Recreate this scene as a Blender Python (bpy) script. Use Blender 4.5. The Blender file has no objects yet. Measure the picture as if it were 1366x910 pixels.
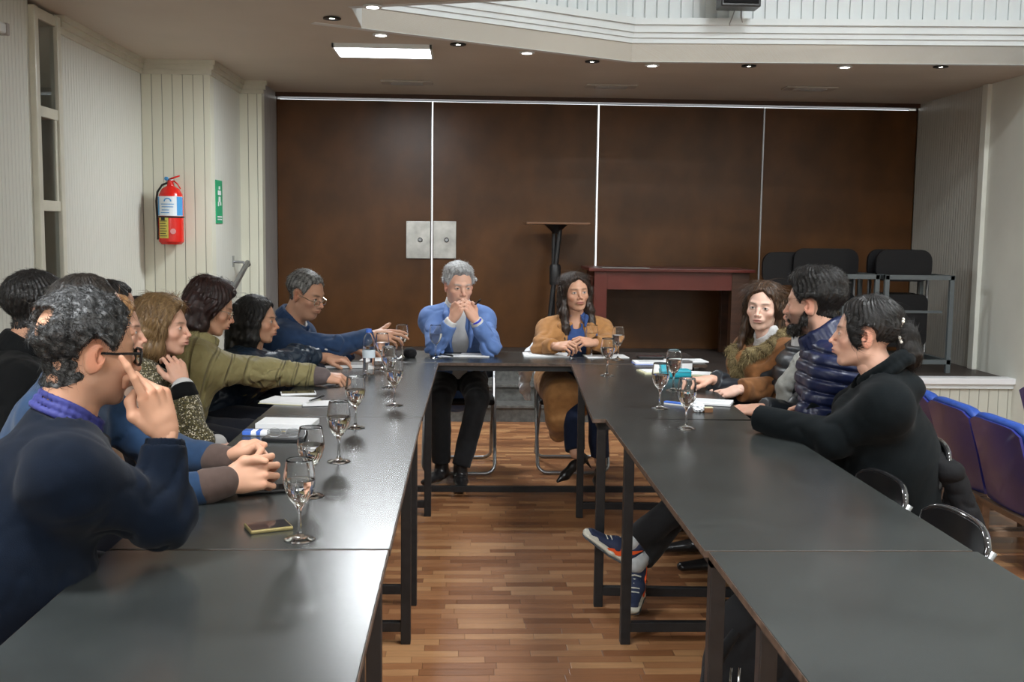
import bpy, bmesh, math, random
import numpy as np
from mathutils import Vector, Matrix
random.seed(7); RNG = np.random.default_rng(7)
SC = bpy.context.scene
COL = SC.collection
# ------------------------------------------------------------------ camera
F_PX = 1420.0; CAM_H = 1.45
th = math.atan(63/F_PX); ph = math.atan(144/F_PX); rho = .013
c_f = np.array([math.sin(th)*math.cos(ph), math.cos(th)*math.cos(ph), -math.sin(ph)])
c_r0 = np.array([math.cos(th), -math.sin(th), 0.0]); c_u0 = np.cross(c_r0, c_f)
c_r = c_r0*math.cos(rho)+c_u0*math.sin(rho); c_u = c_u0*math.cos(rho)-c_r0*math.sin(rho)
CP = np.array([0, 0, CAM_H])
cd = bpy.data.cameras.new('camera'); cam = bpy.data.objects.new('camera', cd); COL.objects.link(cam)
cam.matrix_world = Matrix(((c_r[0], c_u[0], -c_f[0], CP[0]), (c_r[1], c_u[1], -c_f[1], CP[1]), (c_r[2], c_u[2], -c_f[2], CP[2]), (0, 0, 0, 1)))
cd.sensor_width = 36; cd.lens = F_PX/1366*36; cd.clip_start = .05; cd.clip_end = 60
SC.camera = cam
SC.view_settings.view_transform = 'Standard'; SC.view_settings.look = 'None'
SC.view_settings.gamma = 1; SC.view_settings.use_curve_mapping = False
SC.view_settings.exposure = .38
# ------------------------------------------------------------------ world
w = bpy.data.worlds.new('world'); SC.world = w; w.use_nodes = True
w.node_tree.nodes['Background'].inputs[0].default_value = (.8, .9, 1, 1)
w.node_tree.nodes['Background'].inputs[1].default_value = .12
# ------------------------------------------------------------------ light levels (the lamps themselves are built with the room)
P_HALL_FILL = 125      # each unseen pendant lamp added in the upper hall as fill, W
P_REAR_FILL = 48      # each unseen ceiling panel added as fill from the near side, W
P_PANEL = 42     # the rectangular panel over the far end, W
P_SPOT = 3.2     # each burning downlight, W
def ray(px, py): return c_f*F_PX+c_r*(px-683)-c_u*(py-455)
def at(px, py, Y):
    d = ray(px, py); return CP+d*Y/d[1]
def atz(px, py, z):
    d = ray(px, py); return CP+d*(z-CAM_H)/d[2]
V = lambda *a: np.array(a, float)
def nrm(v): v = np.asarray(v, float); return v/max(np.linalg.norm(v), 1e-9)

# ------------------------------------------------------------------ materials
def mat(name, col, rough=.6, metal=0, bump=None, var=None, spec=.5, emit=None, trans=0, ior=1.45, coat=0, sheen=0, vcol=None, sss=0, aniso=0):
    m = bpy.data.materials.new(name); m.use_nodes = True
    nt = m.node_tree; b = nt.nodes['Principled BSDF']; L = nt.links
    b.inputs['Base Color'].default_value = (*col, 1); b.inputs['Roughness'].default_value = rough
    b.inputs['Metallic'].default_value = metal; b.inputs['Specular IOR Level'].default_value = spec
    b.inputs['IOR'].default_value = ior; b.inputs['Transmission Weight'].default_value = trans
    b.inputs['Coat Weight'].default_value = coat
    b.inputs['Sheen Weight'].default_value = sheen
    if sss:
        b.inputs['Subsurface Weight'].default_value = sss; b.inputs['Subsurface Radius'].default_value = (1, .35, .2); b.inputs['Subsurface Scale'].default_value = .006
    if emit: b.inputs['Emission Color'].default_value = (*emit[0], 1); b.inputs['Emission Strength'].default_value = emit[1]
    tc = nt.nodes.new('ShaderNodeTexCoord')
    src = None
    if vcol:
        a = nt.nodes.new('ShaderNodeVertexColor'); a.layer_name = vcol; src = a.outputs['Color']; L.new(src, b.inputs['Base Color'])
    if var:   # (scale, strength, stretch)
        sc, st, stretch = var
        mp = nt.nodes.new('ShaderNodeMapping'); mp.inputs['Scale'].default_value = stretch
        n = nt.nodes.new('ShaderNodeTexNoise'); n.inputs['Scale'].default_value = sc; n.inputs['Detail'].default_value = 4
        L.new(tc.outputs['Object'], mp.inputs[0]); L.new(mp.outputs[0], n.inputs['Vector'])
        mr = nt.nodes.new('ShaderNodeMapRange'); mr.inputs['From Min'].default_value = .3; mr.inputs['From Max'].default_value = .7
        mr.inputs['To Min'].default_value = 1-st; mr.inputs['To Max'].default_value = 1+st
        L.new(n.outputs['Fac'], mr.inputs['Value'])
        mx = nt.nodes.new('ShaderNodeMix'); mx.data_type = 'RGBA'; mx.blend_type = 'MULTIPLY'; mx.inputs['Factor'].default_value = 1
        if src: L.new(src, mx.inputs['A'])
        else: mx.inputs['A'].default_value = (*col, 1)
        L.new(mr.outputs[0], mx.inputs['B']); L.new(mx.outputs['Result'], b.inputs['Base Color'])
    if bump:  # (scale, strength, distance, stretch)
        sc, st, di, stretch = bump
        mp = nt.nodes.new('ShaderNodeMapping'); mp.inputs['Scale'].default_value = stretch
        n = nt.nodes.new('ShaderNodeTexNoise'); n.inputs['Scale'].default_value = sc; n.inputs['Detail'].default_value = 3
        L.new(tc.outputs['Object'], mp.inputs[0]); L.new(mp.outputs[0], n.inputs['Vector'])
        bp = nt.nodes.new('ShaderNodeBump'); bp.inputs['Strength'].default_value = st; bp.inputs['Distance'].default_value = di
        L.new(n.outputs['Fac'], bp.inputs['Height']); L.new(bp.outputs[0], b.inputs['Normal'])
    return m
def nodes(m): return m.node_tree.nodes, m.node_tree.links, m.node_tree.nodes['Principled BSDF']
def groove_mat(name, col, axis, period, depth=.003, width=.1, rough=.45, dark=.55):
    """painted boards with a vertical groove every `period` metres along axis"""
    m = mat(name, col, rough); N, L, b = nodes(m)
    tc = N.new('ShaderNodeTexCoord'); sp = N.new('ShaderNodeSeparateXYZ'); L.new(tc.outputs['Object'], sp.inputs[0])
    d = N.new('ShaderNodeMath'); d.operation = 'DIVIDE'; d.inputs[1].default_value = period; L.new(sp.outputs[axis], d.inputs[0])
    fr = N.new('ShaderNodeMath'); fr.operation = 'FRACT'; L.new(d.outputs[0], fr.inputs[0])
    s = N.new('ShaderNodeMath'); s.operation = 'SUBTRACT'; s.inputs[1].default_value = .5; L.new(fr.outputs[0], s.inputs[0])
    a = N.new('ShaderNodeMath'); a.operation = 'ABSOLUTE'; L.new(s.outputs[0], a.inputs[0])
    mr = N.new('ShaderNodeMapRange'); mr.inputs['From Min'].default_value = 0; mr.inputs['From Max'].default_value = width; L.new(a.outputs[0], mr.inputs['Value'])
    bp = N.new('ShaderNodeBump'); bp.inputs['Strength'].default_value = 1; bp.inputs['Distance'].default_value = depth
    L.new(mr.outputs[0], bp.inputs['Height']); L.new(bp.outputs[0], b.inputs['Normal'])
    n = N.new('ShaderNodeTexNoise'); n.inputs['Scale'].default_value = 1.5; n.inputs['Detail'].default_value = 5; L.new(tc.outputs['Object'], n.inputs['Vector'])
    cr = N.new('ShaderNodeMix'); cr.data_type = 'RGBA'; cr.inputs['A'].default_value = (*[c*.93 for c in col], 1); cr.inputs['B'].default_value = (*col, 1)
    L.new(n.outputs['Fac'], cr.inputs['Factor'])
    mx = N.new('ShaderNodeMix'); mx.data_type = 'RGBA'; mx.inputs['A'].default_value = (*[c*dark for c in col], 1)
    L.new(cr.outputs['Result'], mx.inputs['B']); L.new(mr.outputs[0], mx.inputs['Factor']); L.new(mx.outputs['Result'], b.inputs['Base Color'])
    return m
def parquet():
    m = mat('parquet', (.4, .2, .1), .28, spec=.5, coat=.0); N, L, b = nodes(m)
    def M(op, a, bb=None):
        n = N.new('ShaderNodeMath'); n.operation = op
        for i, v in enumerate((a, bb)):
            if v is None: continue
            if isinstance(v, (int, float)): n.inputs[i].default_value = v
            else: L.new(v, n.inputs[i])
        return n.outputs[0]
    tc = N.new('ShaderNodeTexCoord'); sp = N.new('ShaderNodeSeparateXYZ'); L.new(tc.outputs['Object'], sp.inputs[0])
    y = M('DIVIDE', sp.outputs[1], .052); row = M('FLOOR', y)
    wn = N.new('ShaderNodeTexWhiteNoise'); wn.noise_dimensions = '1D'; L.new(row, wn.inputs['W'])
    x = M('ADD', M('DIVIDE', sp.outputs[0], .25), M('MULTIPLY', wn.outputs['Value'], 7.0)); colm = M('FLOOR', x)
    cb = N.new('ShaderNodeCombineXYZ'); L.new(row, cb.inputs[0]); L.new(colm, cb.inputs[1])
    w2 = N.new('ShaderNodeTexWhiteNoise'); w2.noise_dimensions = '2D'; L.new(cb.outputs[0], w2.inputs['Vector'])
    rp = N.new('ShaderNodeValToRGB'); L.new(w2.outputs['Value'], rp.inputs['Fac'])
    el = rp.color_ramp.elements; el[0].color = (.20, .082, .034, 1); el[1].color = (.44, .235, .105, 1)
    for p, c in ((.3, (.27, .115, .048, 1)), (.55, (.32, .145, .062, 1)), (.8, (.37, .180, .078, 1))): e = el.new(p); e.color = c
    mp = N.new('ShaderNodeMapping'); mp.inputs['Scale'].default_value = (2.2, 30, 1); L.new(tc.outputs['Object'], mp.inputs[0])
    n = N.new('ShaderNodeTexNoise'); n.inputs['Scale'].default_value = 5; n.inputs['Detail'].default_value = 6; L.new(mp.outputs[0], n.inputs['Vector'])
    mx = N.new('ShaderNodeMix'); mx.data_type = 'RGBA'; mx.blend_type = 'MULTIPLY'; mx.inputs['Factor'].default_value = 1
    mr = N.new('ShaderNodeMapRange'); mr.inputs['To Min'].default_value = .72; mr.inputs['To Max'].default_value = 1.25; L.new(n.outputs['Fac'], mr.inputs['Value'])
    L.new(rp.outputs['Color'], mx.inputs['A']); L.new(mr.outputs[0], mx.inputs['B'])
    ey = M('MINIMUM', M('FRACT', y), M('SUBTRACT', 1.0, M('FRACT', y))); ex = M('MINIMUM', M('FRACT', x), M('SUBTRACT', 1.0, M('FRACT', x)))
    g = M('MINIMUM', M('DIVIDE', ey, .04), M('DIVIDE', ex, .008)); g = M('MINIMUM', g, 1.0)
    g2 = M('ADD', M('MULTIPLY', g, .45), .55)
    m2 = N.new('ShaderNodeMix'); m2.data_type = 'RGBA'; m2.blend_type = 'MULTIPLY'; m2.inputs['Factor'].default_value = 1
    L.new(mx.outputs['Result'], m2.inputs['A']); L.new(g2, m2.inputs['B']); L.new(m2.outputs['Result'], b.inputs['Base Color'])
    rr = M('ADD', M('MULTIPLY', w2.outputs['Value'], .1), M('ADD', .24, M('MULTIPLY', n.outputs['Fac'], .12))); L.new(rr, b.inputs['Roughness'])
    bp = N.new('ShaderNodeBump'); bp.inputs['Distance'].default_value = .0006; L.new(g, bp.inputs['Height']); L.new(bp.outputs[0], b.inputs['Normal'])
    return m
def glass_mat(name, col=(1, 1, 1), rough=0, ior=1.45):
    m = mat(name, col, rough, trans=1, ior=ior); return m
def tweed_mat():
    m = mat('tweed', (.2, .17, .08), .9, sheen=.2); N, L, b = nodes(m)
    tc = N.new('ShaderNodeTexCoord'); v = N.new('ShaderNodeTexVoronoi'); v.inputs['Scale'].default_value = 230; L.new(tc.outputs['Object'], v.inputs['Vector'])
    rp = N.new('ShaderNodeValToRGB'); el = rp.color_ramp.elements; el[0].color = (.045, .04, .02, 1); el[1].color = (.34, .30, .17, 1); rp.color_ramp.interpolation = 'CONSTANT'
    e = el.new(.45); e.color = (.11, .095, .035, 1); e = el.new(.85); e.color = (.62, .58, .45, 1); el[-1].position = .93 if False else el[-1].position
    sx = N.new('ShaderNodeSeparateColor'); L.new(v.outputs['Color'], sx.inputs[0]); L.new(sx.outputs[0], rp.inputs['Fac']); L.new(rp.outputs['Color'], b.inputs['Base Color'])
    bp = N.new('ShaderNodeBump'); bp.inputs['Distance'].default_value = .002; L.new(v.outputs['Distance'], bp.inputs['Height']); L.new(bp.outputs[0], b.inputs['Normal'])
    return m
def quilt_mat(name, col):
    m = mat(name, col, .75, sheen=.1); N, L, b = nodes(m)
    tc = N.new('ShaderNodeTexCoord'); v = N.new('ShaderNodeTexWave'); v.inputs['Scale'].default_value = 4.2; v.inputs['Distortion'].default_value = 7; v.inputs['Detail'].default_value = 0.3; v.inputs['Detail Scale'].default_value = .8
    L.new(tc.outputs['Object'], v.inputs['Vector'])
    mr = N.new('ShaderNodeMapRange'); mr.inputs['From Min'].default_value = 0; mr.inputs['From Max'].default_value = .16; L.new(v.outputs['Fac'], mr.inputs['Value'])
    n = N.new('ShaderNodeTexNoise'); n.inputs['Scale'].default_value = 22; L.new(tc.outputs['Object'], n.inputs['Vector'])
    ad = N.new('ShaderNodeMath'); ad.operation = 'ADD'; L.new(mr.outputs[0], ad.inputs[0]); L.new(n.outputs['Fac'], ad.inputs[1])
    bp = N.new('ShaderNodeBump'); bp.inputs['Distance'].default_value = .012; bp.inputs['Strength'].default_value = 1; L.new(ad.outputs[0], bp.inputs['Height']); L.new(bp.outputs[0], b.inputs['Normal'])
    return m
def fabric(name, col, rough=.85, sheen=.25, sc=420, bs=.25, var=.12, spec=.2, fold=.55, fs=7):
    m = mat(name, col, rough, sheen=sheen*.35, bump=(sc, bs, .0015, (1, 1, 1)), var=(35, var, (1, 1, 1)), spec=spec)
    add_folds(m, fold, fs); return m
def add_folds(m, fold, fs, dist=.018):
    N, L, b = nodes(m); tc = N.new('ShaderNodeTexCoord'); n = N.new('ShaderNodeTexNoise'); n.noise_type = 'RIDGED_MULTIFRACTAL' if hasattr(n, 'noise_type') else 'FBM'
    n.inputs['Scale'].default_value = fs; n.inputs['Detail'].default_value = 1.2; n.inputs['Distortion'].default_value = 1.0
    mp = N.new('ShaderNodeMapping'); mp.inputs['Rotation'].default_value = (.5, .7, .3); mp.inputs['Scale'].default_value = (1, .55, 1); L.new(tc.outputs['Object'], mp.inputs[0]); L.new(mp.outputs[0], n.inputs['Vector'])
    bp = N.new('ShaderNodeBump'); bp.inputs['Strength'].default_value = fold; bp.inputs['Distance'].default_value = dist; L.new(n.outputs['Fac'], bp.inputs['Height'])
    old = b.inputs['Normal'].links[0].from_node if b.inputs['Normal'].links else None
    if old: L.new(bp.outputs[0], old.inputs['Normal'])
    else: L.new(bp.outputs[0], b.inputs['Normal'])
M = {}
M['wall'] = mat('wall_paint', (.64, .65, .59), .5, var=(2, .05, (1, 1, 1)), bump=(180, .15, .001, (1, 1, 1)))
M['rib_y'] = groove_mat('ribbed_wall_paint', (.66, .67, .61), 1, .045, .003, .16, dark=.82)
M['board_x'] = groove_mat('board_wall_paint', (.66, .66, .55), 0, .075, .005, .045, dark=.35)
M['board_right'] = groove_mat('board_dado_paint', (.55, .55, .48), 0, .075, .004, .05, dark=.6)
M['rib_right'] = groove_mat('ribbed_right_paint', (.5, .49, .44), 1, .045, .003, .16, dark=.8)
M['ceiling'] = mat('ceiling_paint', (.58, .54, .475), .6, var=(1.2, .06, (1, 1, 1)), bump=(90, .2, .001, (1, 1, 1)))
M['white'] = mat('white_paint', (.70, .74, .75), .45, var=(3, .03, (1, 1, 1)))
M['upper'] = mat('upper_hall_paint', (.62, .63, .62), .6)
M['cream'] = mat('cream_gloss_paint', (.58, .57, .48), .35, var=(6, .08, (1, 1, 1)))
M['jamb'] = mat('grey_jamb_paint', (.33, .32, .31), .5, var=(20, .1, (1, 1, .2)))
M['floor'] = parquet()
M['panel'] = mat('brown_laminate_panel', (.080, .031, .0075), .33, var=(2.6, .32, (1, 1, .8)), bump=(9, .12, .01, (1, 1, 1)), spec=.35)
M['darkwood'] = mat('dark_brown_board', (.055, .022, .011), .45, var=(4, .3, (1, 1, 6)))
M['redwood'] = mat('red_brown_varnish', (.10, .018, .012), .35, var=(3, .25, (1, 6, 1)))
M['steps'] = mat('dark_grey_stone', (.085, .085, .08), .6, var=(25, .35, (1, 1, 1)))
M['stagefloor'] = mat('dark_stage_boards', (.05, .04, .035), .5)
M['table'] = mat('dark_laminate', (.021, .024, .0235), .27, var=(6, .2, (1, 1, 1)), bump=(260, .12, .0005, (1, 1, 1)), spec=.75)
M['tedge'] = mat('worn_board_edge', (.07, .045, .032), .5, var=(40, .5, (1, 1, 1)))
M['blacksteel'] = mat('black_painted_steel', (.012, .012, .013), .45, var=(30, .3, (1, 1, 1)))
M['greysteel'] = mat('grey_painted_steel', (.09, .105, .11), .45)
M['chrome'] = mat('chrome', (.75, .75, .76), .12, 1)
M['tube'] = mat('dull_tube', (.30, .31, .32), .3, .85)
M['blackplastic'] = mat('black_plastic', (.010, .010, .011), .28)
M['blackvinyl'] = mat('black_vinyl', (.007, .007, .008), .5, bump=(60, .2, .001, (1, 1, 1)), spec=.25)
M['blacksoft'] = fabric('black_soft_fabric', (.010, .010, .011), .9, .1)
M['blue_shell'] = mat('blue_seat_shell', (.018, .024, .17), .3, var=(3, .25, (1, 1, 1)), coat=.3)
M['blue_pad'] = mat('blue_seat_fabric', (.014, .055, .28), .55, var=(30, .2, (1, 1, 1)), bump=(90, .3, .002, (1, 1, 1)))
M['seatwood'] = mat('seat_frame_wood', (.20, .13, .085), .5, var=(6, .25, (1, 1, 6)))
M['glass'] = glass_mat('clear_glass', ior=1.28)
M['pane'] = glass_mat('dark_pane', (.75, .8, .8), .02)
M['water'] = glass_mat('water', ior=1.33)
M['paper'] = mat('paper', (.72, .73, .74), .7)
M['paper_cream'] = mat('cream_paper', (.62, .60, .40), .7)
M['teal'] = mat('teal_plastic', (.02, .33, .42), .4)
M['gold'] = mat('gold_phone_edge', (.33, .27, .12), .3, .7)
M['screen'] = mat('phone_glass', (.02, .02, .022), .06)
M['tissue'] = mat('tissue', (.75, .77, .8), .8)
M['bluewrap'] = mat('blue_plastic_wrap', (.06, .16, .60), .25)
M['red'] = mat('red_gloss_paint', (.60, .018, .012), .22)
M['hose'] = mat('black_rubber', (.01, .01, .01), .5)
M['label_white'] = mat('white_label', (.72, .78, .82), .5)
M['label_blue'] = mat('blue_label', (.06, .30, .62), .5)
M['label_yellow'] = mat('yellow_label', (.60, .52, .10), .5)
M['green'] = mat('green_sign', (.01, .32, .14), .4)
M['plate'] = mat('brushed_plate', (.42, .42, .40), .32, .8, var=(9, .25, (1, 1, 1)))
M['lamp_on'] = mat('lamp_diffuser', (1, 1, 1), .5, emit=((.93, .97, 1), 14))
M['lamp_hall'] = mat('hall_lamp_diffuser', (1, 1, 1), .5, emit=((.95, .98, 1), 6))  # diffuser of the unseen lamps added in the upper hall
M['spot_on'] = mat('downlight_on', (1, 1, 1), .5, emit=((1, .98, .92), 25))
M['spot_dim'] = mat('downlight_glass', (.6, .6, .55), .1)
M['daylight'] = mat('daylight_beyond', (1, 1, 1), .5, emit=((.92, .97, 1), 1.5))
M['vent'] = mat('vent_paint', (.42, .39, .35), .5)
M['woodtop'] = mat('light_brown_board', (.16, .075, .035), .4)

# ------------------------------------------------------------------ mesh helpers
class MB:
    def __init__(s): s.v = []; s.f = []; s.mi = []
    def raw(s, v, f, mi=0):
        o = len(s.v); s.v += [tuple(map(float, p)) for p in v]; s.f += [tuple(i+o for i in q) for q in f]; s.mi += [mi]*len(f); return s
    def box(s, lo, hi, mi=0, bev=0, R=None, c=None):
        lo = np.array(lo, float); hi = np.array(hi, float)
        bm = bmesh.new(); bmesh.ops.create_cube(bm, size=1)
        for v in bm.verts: v.co = [(lo[i]+hi[i])/2+v.co[i]*(hi[i]-lo[i]) for i in range(3)]
        if bev: bmesh.ops.bevel(bm, geom=list(bm.edges), offset=bev, segments=2, profile=.6, affect='EDGES')
        vs = np.array([v.co[:] for v in bm.verts])
        if R is not None:
            c = (lo+hi)/2 if c is None else np.array(c, float); vs = (vs-c)@np.array(R).T+c
        bm.verts.index_update(); fs = [[v.index for v in f.verts] for f in bm.faces]; bm.free()
        return s.raw(vs, fs, mi)
    def tube(s, pts, r, n=8, mi=0, closed=False, cap=True):
        P = [np.array(p, float) for p in pts]; m = len(P)
        rs = r if hasattr(r, '__len__') else [r]*m
        vs = []; up = None
        for i in range(m):
            a = P[i-1] if (i > 0 or closed) else P[i]; b = P[(i+1) % m] if (i < m-1 or closed) else P[i]
            t = nrm(b-a)
            if up is None: up = V(0, 0, 1) if abs(t[2]) < .9 else V(1, 0, 0)
            x = nrm(np.cross(t, up)); up = np.cross(x, t)
            for k in range(n):
                an = 2*math.pi*k/n; vs.append(P[i]+rs[i]*(math.cos(an)*x+math.sin(an)*up))
        fs = []
        for i in range(m if closed else m-1):
            for k in range(n):
                j = (i+1) % m; fs.append((i*n+k, i*n+(k+1) % n, j*n+(k+1) % n, j*n+k))
        if cap and not closed: fs += [tuple(range(n))[::-1], tuple(range((m-1)*n, m*n))]
        return s.raw(vs, fs, mi)
    def lathe(s, c, prof, n=24, mi=0, axis=(0, 0, 1)):
        z = nrm(axis); x = nrm(np.cross(z, V(0, 1, 0) if abs(z[1]) < .9 else V(1, 0, 0))); y = np.cross(z, x); c = np.array(c, float)
        vs = []; fs = []
        for r, h in prof:
            for k in range(n):
                a = 2*math.pi*k/n; vs.append(c+h*z+r*(math.cos(a)*x+math.sin(a)*y))
        for i in range(len(prof)-1):
            for k in range(n): fs.append((i*n+k, i*n+(k+1) % n, (i+1)*n+(k+1) % n, (i+1)*n+k))
        return s.raw(vs, fs, mi)
    def prism(s, poly, z0, z1, mi=0):
        n = len(poly); vs = [(p[0], p[1], z0) for p in poly]+[(p[0], p[1], z1) for p in poly]
        fs = [tuple(range(n))[::-1], tuple(range(n, 2*n))]+[(i, (i+1) % n, n+(i+1) % n, n+i) for i in range(n)]
        return s.raw(vs, fs, mi)
def rotz(a): c, s_ = math.cos(a), math.sin(a); return np.array([[c, -s_, 0], [s_, c, 0], [0, 0, 1]])
def rotx(a): c, s_ = math.cos(a), math.sin(a); return np.array([[1, 0, 0], [0, c, -s_], [0, s_, c]])
def roty(a): c, s_ = math.cos(a), math.sin(a); return np.array([[c, 0, s_], [0, 1, 0], [-s_, 0, c]])
WLOC = {}
def wloc(o): return WLOC.get(o.name, V(0, 0, 0)) if o is not None else V(0, 0, 0)
def tag(o, label=None, cat=None, group=None, kind=None):
    if label: o['label'] = label
    if cat: o['category'] = cat
    if group: o['group'] = group
    if kind: o['kind'] = kind
    return o
def obj(name, mb, m, parent=None, smooth=False, org=None, fixn=True):
    """link MB as one mesh object (vertices given in world space)"""
    v = np.array(mb.v); me = bpy.data.meshes.new(name)
    o = bpy.data.objects.new(name, me); COL.objects.link(o)
    base = wloc(parent)
    if parent is not None and org is None: org = base
    if org is None: org = V((v[:, 0].min()+v[:, 0].max())/2, (v[:, 1].min()+v[:, 1].max())/2, v[:, 2].min())
    org = np.array(org, float)
    me.from_pydata((v-org).tolist(), [], mb.f)
    ms = m if isinstance(m, (list, tuple)) else [m]
    for q in ms: me.materials.append(q)
    if len(ms) > 1: me.polygons.foreach_set('material_index', mb.mi)
    if fixn:
        bm = bmesh.new(); bm.from_mesh(me); bmesh.ops.recalc_face_normals(bm, faces=bm.faces); bm.to_mesh(me); bm.free()
    if smooth:
        me.polygons.foreach_set('use_smooth', [True]*len(me.polygons))
        if smooth == 'auto': me.set_sharp_from_angle(angle=math.radians(40))
    me.update()
    o.location = org-base if parent is not None else org
    if parent is not None: o.parent = parent
    WLOC[o.name] = org
    return o
def thing(name, label, cat, loc=(0, 0, 0), group=None):
    o = bpy.data.objects.new(name, None); COL.objects.link(o); o.location = loc; o.empty_display_size = .1
    WLOC[o.name] = np.array(loc, float); return tag(o, label, cat, group)
def struct(name, mb, m, smooth=False): return tag(obj(name, mb, m, smooth=smooth), kind='structure')
def dup(root, loc, rz=0, label=None, scale=None):
    def cp(o, par):
        c = o.copy(); COL.objects.link(c); c.parent = par
        for ch in [k for k in bpy.data.objects if k.parent == o and k not in made]:
            made.add(cp(ch, c))
        return c
    made = set(); r = cp(root, None); r.location = loc; r.rotation_euler = (0, 0, rz)
    if scale: r.scale = scale
    if label: r['label'] = label
    WLOC[r.name] = np.array(loc, float)
    return r
B = lambda lo, hi, **k: MB().box(lo, hi, **k)

# ================================================================== ROOM
CZ = 2.67; XL = -2.38; XR = 4.13; YB = 9.95; YN = -3.2; UZ = 5.6
struct('floor', B((XL-.6, YN, -.1), (XR+.1, YB, 0)), M['floor'])
c1 = MB()
A_ = (-.64, 6.05); B_ = (-.64, 6.61); C_ = (1.16, 7.65); D_ = (XR+.05, 7.42); E_ = (.3, 5.74); G_ = (.9, 5.2)
c1.prism([(XL-.5, YN), (-.64, YN), A_, B_, (-.64, YB+.1), (XL-.5, YB+.1)], CZ, CZ+.22)
c1.prism([B_, C_, D_, (XR+.05, YB+.1), (-.64, YB+.1)], CZ, CZ+.22)
c1.prism([(-.64, YN), (.9, YN), G_, E_, A_], CZ, CZ+.22)  # unseen near side of the opening cut wide to let light in
c1.prism([(.9, YN), (XR+.05, YN), (XR+.05, -1), (.9, -1)], CZ, CZ+.22)
struct('ceiling', c1, M['ceiling'])
# left wall in its segments
struct('wall_left', B((XL-.12, YN, 0), (XL, 6.02, CZ)), M['rib_y'])
struct('wall_left_far', B((XL-.12, 6.40, 0), (XL, 8.02, CZ)), M['rib_y'])
struct('wall_left_sill', B((XL-.12, 6.02, 0), (XL, 6.40, .62)), M['rib_y'])
struct('wall_left_boards', B((XL-.12, 8.02, 0), (-1.88, 8.14, CZ)), M['board_x'])
struct('wall_left_return', B((-2.0, 8.14, 0), (-1.88, 9.05, CZ)), M['rib_y'])
struct('wall_left_niche', B((-2.0, 9.05, 0), (-1.70, 9.17, CZ)), M['board_x'])
struct('wall_left_jamb', B((-1.86, 9.17, 0), (-1.70, YB, CZ)), M['jamb'])
# window in the left wall: frame strips, transoms and panes
wf = MB(); x0, x1 = XL-.10, XL+.035
for y in (6.02, 6.345): wf.box((x0, y, .62), (x1, y+.055, CZ-.02), bev=.006)
for z in (.62, .98, 1.54, 2.06, 2.59): wf.box((x0, 6.03, z), (x1-.01, 6.39, z+.06), bev=.004)
wf.box((XL-.02, 6.07, 1.60), (XL+.02, 6.10, 2.07)); wf.box((XL-.02, 6.31, 1.60), (XL+.02, 6.34, 2.07))
struct('window_1', wf, M['cream'])
pn = MB()
for z0, z1 in ((.68, .99), (1.04, 1.55), (1.60, 2.07), (2.12, 2.6)): pn.box((XL+.006, 6.07, z0), (XL+.012, 6.35, z1))
o = obj('window_pane', pn, M['pane']); tag(o, kind='structure')
struct('wall_outside', B((XL-.9, 5.6, .3), (XL-.8, 6.9, CZ)), mat('outside_dark', (.10, .11, .12), .8))
# crown mouldings
def crown(name, pts, drop=.10, out=.05):
    mb = MB()
    for (a, b) in zip(pts[:-1], pts[1:]):
        a = V(*a, 0); b = V(*b, 0); t = nrm(b-a); n = V(t[1], -t[0], 0)
        for k, (dz, oo) in enumerate(((drop, out*.35), (drop*.66, out*.7), (drop*.33, out))):
            q0 = a-t*0.0; q1 = b+t*oo
            poly = [q0-n*.01, q1-n*.01, q1+n*oo, q0+n*oo]
            mb.prism([(p[0], p[1]) for p in poly], CZ-dz, CZ-dz+drop*.34)
    struct(name, mb, M['cream'])
crown('trim_1', [(XL, 6.42), (XL, 8.02)]); crown('trim_2', [(XL, 8.02), (-1.88, 8.02)]); crown('trim_3', [(-1.88, 8.02), (-1.88, 9.05)]); crown('trim_4', [(-1.88, 9.05), (-1.70, 9.05)])
# right wall
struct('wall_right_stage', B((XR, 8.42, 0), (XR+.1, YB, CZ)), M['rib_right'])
struct('wall_right', B((XR, YN, 0), (XR+.1, 8.40, UZ)), M['wall'])
struct('trim_5', B((XR-.035, 8.37, .40), (XR+.02, 8.46, CZ), bev=.006), M['wall'])
struct('wall_near', B((XL-.6, YN-.1, 0), (XR+.1, YN, UZ)), M['wall'])
# wall behind the stage and daylight beyond its panels
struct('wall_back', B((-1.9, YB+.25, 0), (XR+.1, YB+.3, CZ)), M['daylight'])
xs = [at(px, 350, 9.78)[0] for px in (361, 576, 794.5, 1012, 1228)]
zt = 2.615
for i in range(4):
    g0 = .006; g1 = .005 if i != 1 else .010
    a, b = xs[i]+g0, xs[i+1]-g1
    t = thing('wall_panel', ['brown laminate wall panel at the far left of the stage wall', 'brown laminate wall panel second from the left, behind the tall stand', 'brown laminate wall panel third from the left, behind the red table', 'brown laminate wall panel at the far right, behind the chair racks'][i], 'wall panel', (a/2+b/2, 9.78, .40), 'brown panels closing the back of the stage')
    obj('board', B((a, 9.76, .40), (b, 9.79, zt), bev=.003), M['panel'], t)
    obj('edge_strip', B((b-.006, 9.752, .40), (b+.002, 9.80, zt), bev=.002), M['tube'], t)
struct('trim_6', B((-1.75, 9.70, 2.632), (XR, 9.80, CZ)), M['darkwood'])
struct('trim_7', B((-1.70, 9.74, .40), (xs[0]-.012, 9.80, CZ)), M['jamb'])
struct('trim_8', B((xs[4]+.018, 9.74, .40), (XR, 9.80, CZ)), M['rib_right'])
pb = thing('lock_plate', 'pair of steel lock plates across the gap of the first two wall panels', 'lock plate', tuple(at(575, 345, 9.75)))
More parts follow.
